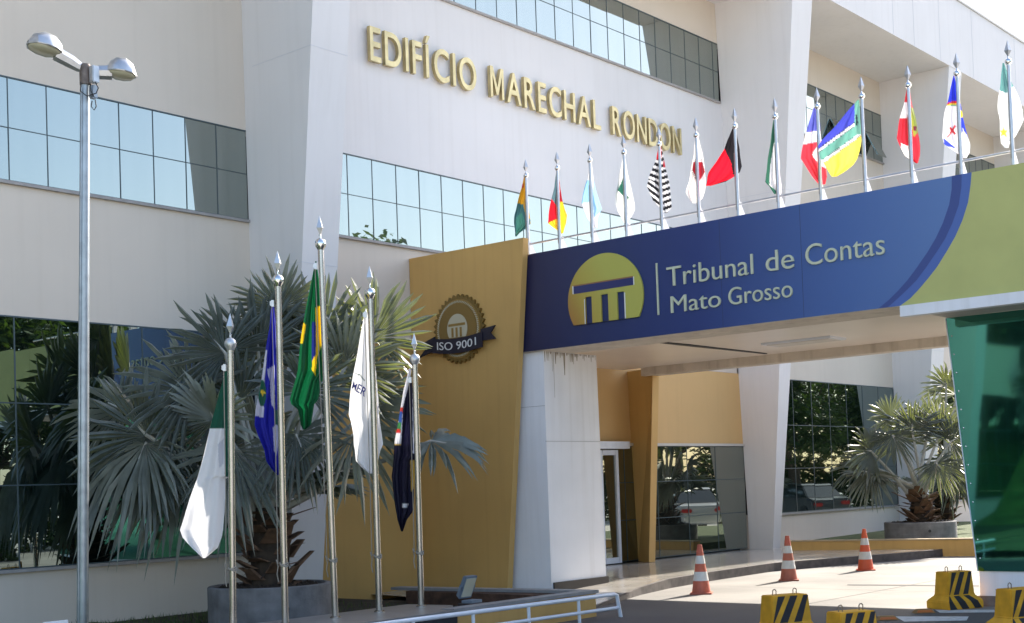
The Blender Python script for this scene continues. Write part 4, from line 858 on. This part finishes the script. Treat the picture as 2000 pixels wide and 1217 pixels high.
# ------------------------------------------------------------------ cones, barriers, studs, floodlight
co_m = mat('cone_orange', (.62, .10, .035), .55, var=.12, vscale=9); cf_m = mat('cone_faded_orange', (.42, .13, .08), .65, var=.2, vscale=9); cw_m = mat('cone_white_band', (.62, .61, .58), .6, var=.12, vscale=9); ct_m = mat('cone_faded_tip', (.45, .10, .06), .6, var=.2, vscale=9)
def cone(label, x, y, om, tm_):
    t = thing('traffic_cone', label, 'traffic cone', (x, y, 0), 'orange cones across the drive')
    MB().box(-.165, .165, -.165, .165, 0, .025).build('base', om, t, bevel=.008)
    def r(z): return .145-(z/.74)*.115
    zs = [.026, .215, .375, .49, .60, .74]
    def ring(z0, z1, e=0): return [(r(z0)+e, z0), (r(z1)+e, z1)]
    MB().lathe(ring(.026, .215)+ring(.2151, .49)+ring(.4901, .66)[:2], n=28).lathe([(r(.66), .66), (r(.74), .74), (r(.74)-.012, .742), (r(.74)-.014, .70)], n=28).build('body', om, t, smooth=True)
    MB().lathe(ring(.20, .335, .003), n=28).build('band', cw_m, t, smooth=True); MB().lathe(ring(.455, .575, .003), n=28).build('band', cw_m, t, smooth=True)
    if tm_: MB().lathe(ring(.60, .741, .0025), n=28).build('tip', tm_, t, smooth=True)
    t.rotation_euler = (0, 0, .5); return t
for lab, px, py, om, tm_ in (('orange and white traffic cone with a darkened tip, nearest the white pillar', 1370, 1163, mat('cone_worn_orange', (.50, .125, .07), .6, var=.2, vscale=9), ct_m), ('pale faded red and white traffic cone, middle of the three', 1541, 1137, cf_m, ct_m), ('bright orange and white traffic cone, nearest the glass booth', 1691, 1117, co_m, None)):
    p = at(px, py-3, 2, 0); cone(lab, p.x, p.y, om, tm_)
by_m = mat('barrier_yellow', (.74, .36, .018), .65, var=.25, vscale=6, bump=.1, bscale=30); bk_m = mat('barrier_black', (.022, .02, .025), .55, var=.3, vscale=9)
def barrier(label, x, y, rz, ln, wd=.40):
    t = thing('road_barrier', label, 'barrier', (x, y, 0), 'yellow and black concrete barriers', rz)
    lv = [(0, 0), (.10, 0), (.17, .07), (.46, .09)]                 # height, inset: flared foot on every side
    vs = []
    for z, q in lv: vs += [(-ln/2+q, -wd/2+q, z), (ln/2-q, -wd/2+q, z), (ln/2-q, wd/2-q, z), (-ln/2+q, wd/2-q, z)]
    fs = [(3, 2, 1, 0), (12, 13, 14, 15)]+[(i*4+k, i*4+(k+1) % 4, i*4+4+(k+1) % 4, i*4+4+k) for i in range(3) for k in range(4)]
    MB().mesh(vs, fs).build('block', by_m, t, bevel=.010)
    st = MB()
    def inset(z):
        for (z0, q0_), (z1, q1_) in zip(lv, lv[1:]):
            if z <= z1: return q0_+(q1_-q0_)*(z-z0)/(z1-z0)
        return lv[-1][1]
    def xs_(xn, z): return -ln/2+inset(z)+xn*(ln-2*inset(z))
    zs = [.006, .10, .17, .452]
    for sg in (-1, 1):
        for x0 in (-.17, .17, .53):
            for za, zb in zip(zs, zs[1:]):
                def sh(z): return (z-.17)*1.15 if z > .17 else (.17-z)*1.3
                q = []
                for xn, z in ((x0+sh(za), za), (x0+.20+sh(za), za), (x0+.20+sh(zb), zb), (x0+sh(zb), zb)):
                    q.append((xs_(max(.012, min(.988, xn)), z), -wd/2+inset(z)-.002, z))
                if abs(q[0][0]-q[1][0]) < .003 and abs(q[2][0]-q[3][0]) < .003: continue
                st.face([(-v[0], -v[1], v[2]) for v in q] if sg > 0 else q)
    st.build('stripes', bk_m, t)
    for xx in (-ln*.20, ln*.20):
        MB().tube([(xx-.022, 0, .455)]+[(xx+.022*cos(a), 0, .495+.024*sin(a)) for a in [pi*(1.15-1.3*k/8) for k in range(9)]]+[(xx+.022, 0, .455)], .0055, 6).build('lifting_loop', mat('loop_wire', (.25, .2, .16), .5, .7), t, smooth=True)
    return t
AZ = math.atan2(HR.y, HR.x)
for lab, px_, d_, ln_, rz_ in (('yellow and black barrier block standing whole beside the booth base', 1866, 16.45, .56, .42), ('yellow and black barrier block at the lower edge below the middle cone', 1534, 13.95, .62, .36),
                      ('yellow and black barrier block showing only its top between two others', 1662, 12.0, .56, .38), ('yellow and black barrier block cut off by the right edge before the booth', 1992, 13.75, .60, .40)):
    p = atd(px_, 1200, d_); barrier(lab, p.x, p.y, AZ+rz_, ln_)
stud_m = mat('stud_amber', (.50, .13, .02), .4)
for lab, px, py in (('low amber road stud on the hatching, nearer the bottom edge', 1732, 1211), ('low amber road stud on the hatching beside the whole barrier', 1804, 1197)):
    p = at(px, py, 2, 0); t = thing('road_stud', lab, 'road stud', (p.x, p.y, 0), 'amber road studs', AZ)
    MB().hexa([(-.13, -.07, 0), (.13, -.07, 0), (.13, .07, 0), (-.13, .07, 0), (-.09, -.03, .05), (.09, -.03, .05), (.09, .03, .05), (-.09, .03, .05)]).build('body', mat('stud_body', (.30, .17, .06), .7, var=.2, vscale=15), t, bevel=.006)
    MB().hexa([(-.10, -.069, .012), (.10, -.069, .012), (.10, -.06, .012), (-.10, -.06, .012), (-.08, -.046, .038), (.08, -.046, .038), (.08, -.036, .038), (-.08, -.036, .038)]).build('reflector', stud_m, t)
fx_ = atd(913, 1146, 15.9)
fl = thing('floodlight', 'small grey floodlight tilted up on a block in the planting bed', 'floodlight', (fx_.x, fx_.y, fx_.z), None, AZ-.65)
flm = mat('floodlight_grey', (.22, .27, .34), .45, .4)
tl = Matrix.Rotation(radians(24), 4, 'Y')
def tilted(mb): mb.v = [tuple(tl @ Vector(v)) for v in mb.v]; return mb
tilted(MB().hexa([(-.055, -.10, -.13), (.02, -.12, -.15), (.02, .12, -.15), (-.055, .10, -.13), (-.045, -.09, .13), (.02, -.11, .15), (.02, .11, .15), (-.045, .09, .13)])).build('housing', flm, fl, bevel=.008)
tilted(MB().box(.0205, .026, -.09, .09, -.12, .12)).build('lens', mat('floodlight_lens', (.55, .53, .42), .15), fl)
tilted(MB().box(-.02, .01, -.135, -.123, -.05, .02).box(-.02, .01, .123, .135, -.05, .02)).build('bracket', flm, fl)
MB().box(-.02, .14, -.10, .10, -.19, -.155).build('mount', flm, fl, bevel=.004)
MB().box(-.06, .2, -.12, .12, fx_.z*-1+.12, -.192).build('block', mat('block_dark', (.06, .045, .04), .9, var=.3, vscale=10), fl)

# ------------------------------------------------------------------ things the glass reflects: trees, parked cars
crown_m = mat('tree_leaf', (.045, .075, .02), .6, var=.5, vscale=1.2, trans=.3, transcol=(.10, .17, .02)); bark_m = mat('tree_bark', (.09, .065, .05), .9, var=.4, vscale=8, bump=.5)
def tree(label, x, y, h, r, seed, n=2600):
    rg = random.Random(seed); t = thing('shade_tree', label, 'tree', (x, y, 0), 'trees mirrored in the windows')
    mb = MB().tube([(0, 0, -.1), (.1, .05, h*.25), (.05, -.05, h*.5), (0, 0, h*.75)], [.22, .17, .12, .04], 9)
    cl = []
    for k in range(16):
        a = rg.uniform(0, 6.28); q = r*rg.uniform(.2, .85); z = h*rg.uniform(.45, .9); cl.append((q*cos(a), q*sin(a), z, r*rg.uniform(.3, .5)))
        if k < 9: mb.tube([(0, 0, h*.35), (q*.5*cos(a), q*.5*sin(a), (z+h*.35)/2), (q*cos(a), q*sin(a), z)], [.09, .06, .02], 6)
    mb.build('trunk', bark_m, t, smooth=True); lf = MB()
    for k in range(n):
        c = rg.choice(cl); v = Vector((rg.gauss(0, 1), rg.gauss(0, 1), rg.gauss(0, .8))).normalized()*c[3]*rg.uniform(.5, 1.15); p = Vector(c[:3])+v
        a = Vector((rg.uniform(-1, 1), rg.uniform(-1, 1), rg.uniform(-.6, .6))).normalized(); b_ = a.cross(Vector((rg.uniform(-1, 1), rg.uniform(-1, 1), 1))).normalized(); s = rg.uniform(.13, .26)
        lf.face([p-a*s, p-b_*s*.45, p+a*s, p+b_*s*.45])
    lf.build('crown', crown_m, t, merge='keep'); return t
T0 = tree('tall airy tree whose top shows mirrored in the middle window band', 37.4, -10.2, 13.6, 2.5, 1, n=1500)
def hedge(label, pts, h, wd, n, seed):
    rg = random.Random(seed); t = thing('hedge', label, 'hedge', (*pts[0], 0)); lf = MB(); o_ = Vector((*pts[0], 0))
    seg = [(Vector((*a, 0)), Vector((*b, 0))) for a, b in zip(pts, pts[1:])]; tot = sum((b-a).length for a, b in seg)
    for a, b in seg:
        dv_ = (b-a).normalized(); nv_ = Vector((-dv_.y, dv_.x, 0)); L = (b-a).length
        for k in range(int(n*L/tot)):
            u = rg.random()*L; hh = h*(.85+.15*sin(u*.9)+.08*sin(u*2.3)); z = hh*rg.random()**.8; p = a+dv_*u+nv_*rg.uniform(-wd, wd)*(1-.3*(z/hh)**2)+Vector((0, 0, z))-o_
            c = Vector((rg.uniform(-1, 1), rg.uniform(-1, 1), rg.uniform(-.6, .6))).normalized(); e = c.cross(Vector((rg.uniform(-1, 1), rg.uniform(-1, 1), 1))).normalized(); q = rg.uniform(.14, .28)
            lf.face([p-c*q, p-e*q*.5, p+c*q, p+e*q*.5])
    lf.build('foliage', crown_m, t, merge='keep'); return t
hedge('added green hedge under the trees across the drive, darkens the ground floor glass', [(8, -9.6), (44, -9.6), (62, -5), (95, 3.5)], 3.0, .7, 30000, 21)  # unseen foliage row, added to darken what the glass mirrors
bank = MB(); nb = 14
bz = [(-5.5, .13), (-7.5, .5), (-9, 1.4), (-10.5, 2.4), (-12.5, 3.2), (-22, 3.6)]
for i, ((xa, za), (xb, zb)) in enumerate(zip(bz, bz[1:])): bank.face([(xa, 7, za), (xa, 40, za), (xb, 40, zb), (xb, 7, zb)])
bank.build('grass_bank', mat('bank_grass', (.10, .17, .03), .85, var=.5, vscale=1.5, bump=1, bscale=30), smooth=True, merge=True)['kind'] = 'structure'
bpm = copy_tree(palm_main); bpm.location = (-10.4, 15.6, 2.3); bpm.rotation_euler = (0, 0, 2.0); bpm['label'] = 'fan palm growing on the grass bank and seen only mirrored in the booth glass'
spots = [(13, -12, 9, 3.6), (18, -14, 9.6, 3.8), (23, -12.5, 9.2, 3.7), (28, -14, 9.8, 3.9), (33, -13, 9.2, 3.6), (43, -12, 9.0, 3.8), (49, -9, 9.4, 3.8), (55, -6, 8.8, 3.7), (60, -2, 9.2, 3.8), (66, 1, 9.0, 3.7), (71, -4, 9.5, 3.9), (77, 0, 9.2, 3.8), (83, -4, 9.6, 3.8), (90, -1, 9, 3.8), (-17, 21, 8, 3.4), (-18, 14, 7, 3.2), (-19, 17.5, 9, 3.8), (-17, 10, 8, 3.4), (-20, 25, 9, 3.8)]
T1 = None
for i, (x, y, h, r) in enumerate(spots):
    if T1 is None: T1 = tree('leafy shade tree across the drive seen only mirrored in the ground floor glass', x, y, h, r, 5, n=7000); o = T1
    else: o = copy_tree(T1); o.location = (x, y, 3.3 if x < -12 else 0); o.rotation_euler = (0, 0, i*1.3); o.scale = (r/3.6, r/3.6, h/9)
carp = mat('silver_car_paint', (.55, .56, .57), .25, .5); carw = mat('white_car_paint', (.72, .72, .72), .25); carg = mat('car_glass', (.015, .02, .02), .05, spec=.8); tyre = mat('tyre_rubber', (.02, .02, .02), .8)
def car(label, x, y, rz, pm):
    t = thing('parked_car', label, 'car', (x, y, 0), 'cars mirrored in the entrance glass', rz)
    low = [(-2.15, .28), (-2.2, .55), (-2.1, .80), (-1.2, .92), (1.55, .95), (2.05, .85), (2.15, .45), (2.1, .28)]
    MB().prism(low, lambda u, v, d: (u, d, v), -.85, .85).build('body', pm, t, smooth=True, bevel=.06)
    cab = [(-1.25, .915), (-.55, 1.42), (.75, 1.45), (1.5, .945)]
    MB().prism(cab, lambda u, v, d: (u, d*(1-.18*(v-.9)/.5), v), -.78, .78).build('windows', carg, t, bevel=.03)
    MB().prism([(-.62, 1.405), (-.5, 1.46), (.7, 1.48), (.85, 1.41)], lambda u, v, d: (u, d, v), -.66, .66).build('roof', pm, t, bevel=.02)
    for sx2 in (-1.35, 1.35):
        for sy in (-.8, .8):
            MB().tube([(sx2, sy-.1, .32), (sx2, sy+.1, .32)], .32, 24).build('wheel', tyre, t, smooth=True)
    for sy in (-.6, .6):
        MB().box(-2.22, -2.05, sy-.2, sy+.2, .60, .74).build('headlight', mat('headlight_lens', (.7, .72, .74), .1), t, bevel=.03)
        MB().box(2.02, 2.14, sy-.2, sy+.2, .62, .76).build('tail_light', mat('tail_red', (.4, .02, .02), .2), t, bevel=.03)
    return t
car('silver car parked across the drive and mirrored in the entrance glass', 40.5, 4.2, 2.3, carp)
car('dark grey car parked farther right and mirrored in the garden side glass', 47.5, 5.2, 2.2, mat('grey_car_paint', (.09, .10, .11), .25, .4))
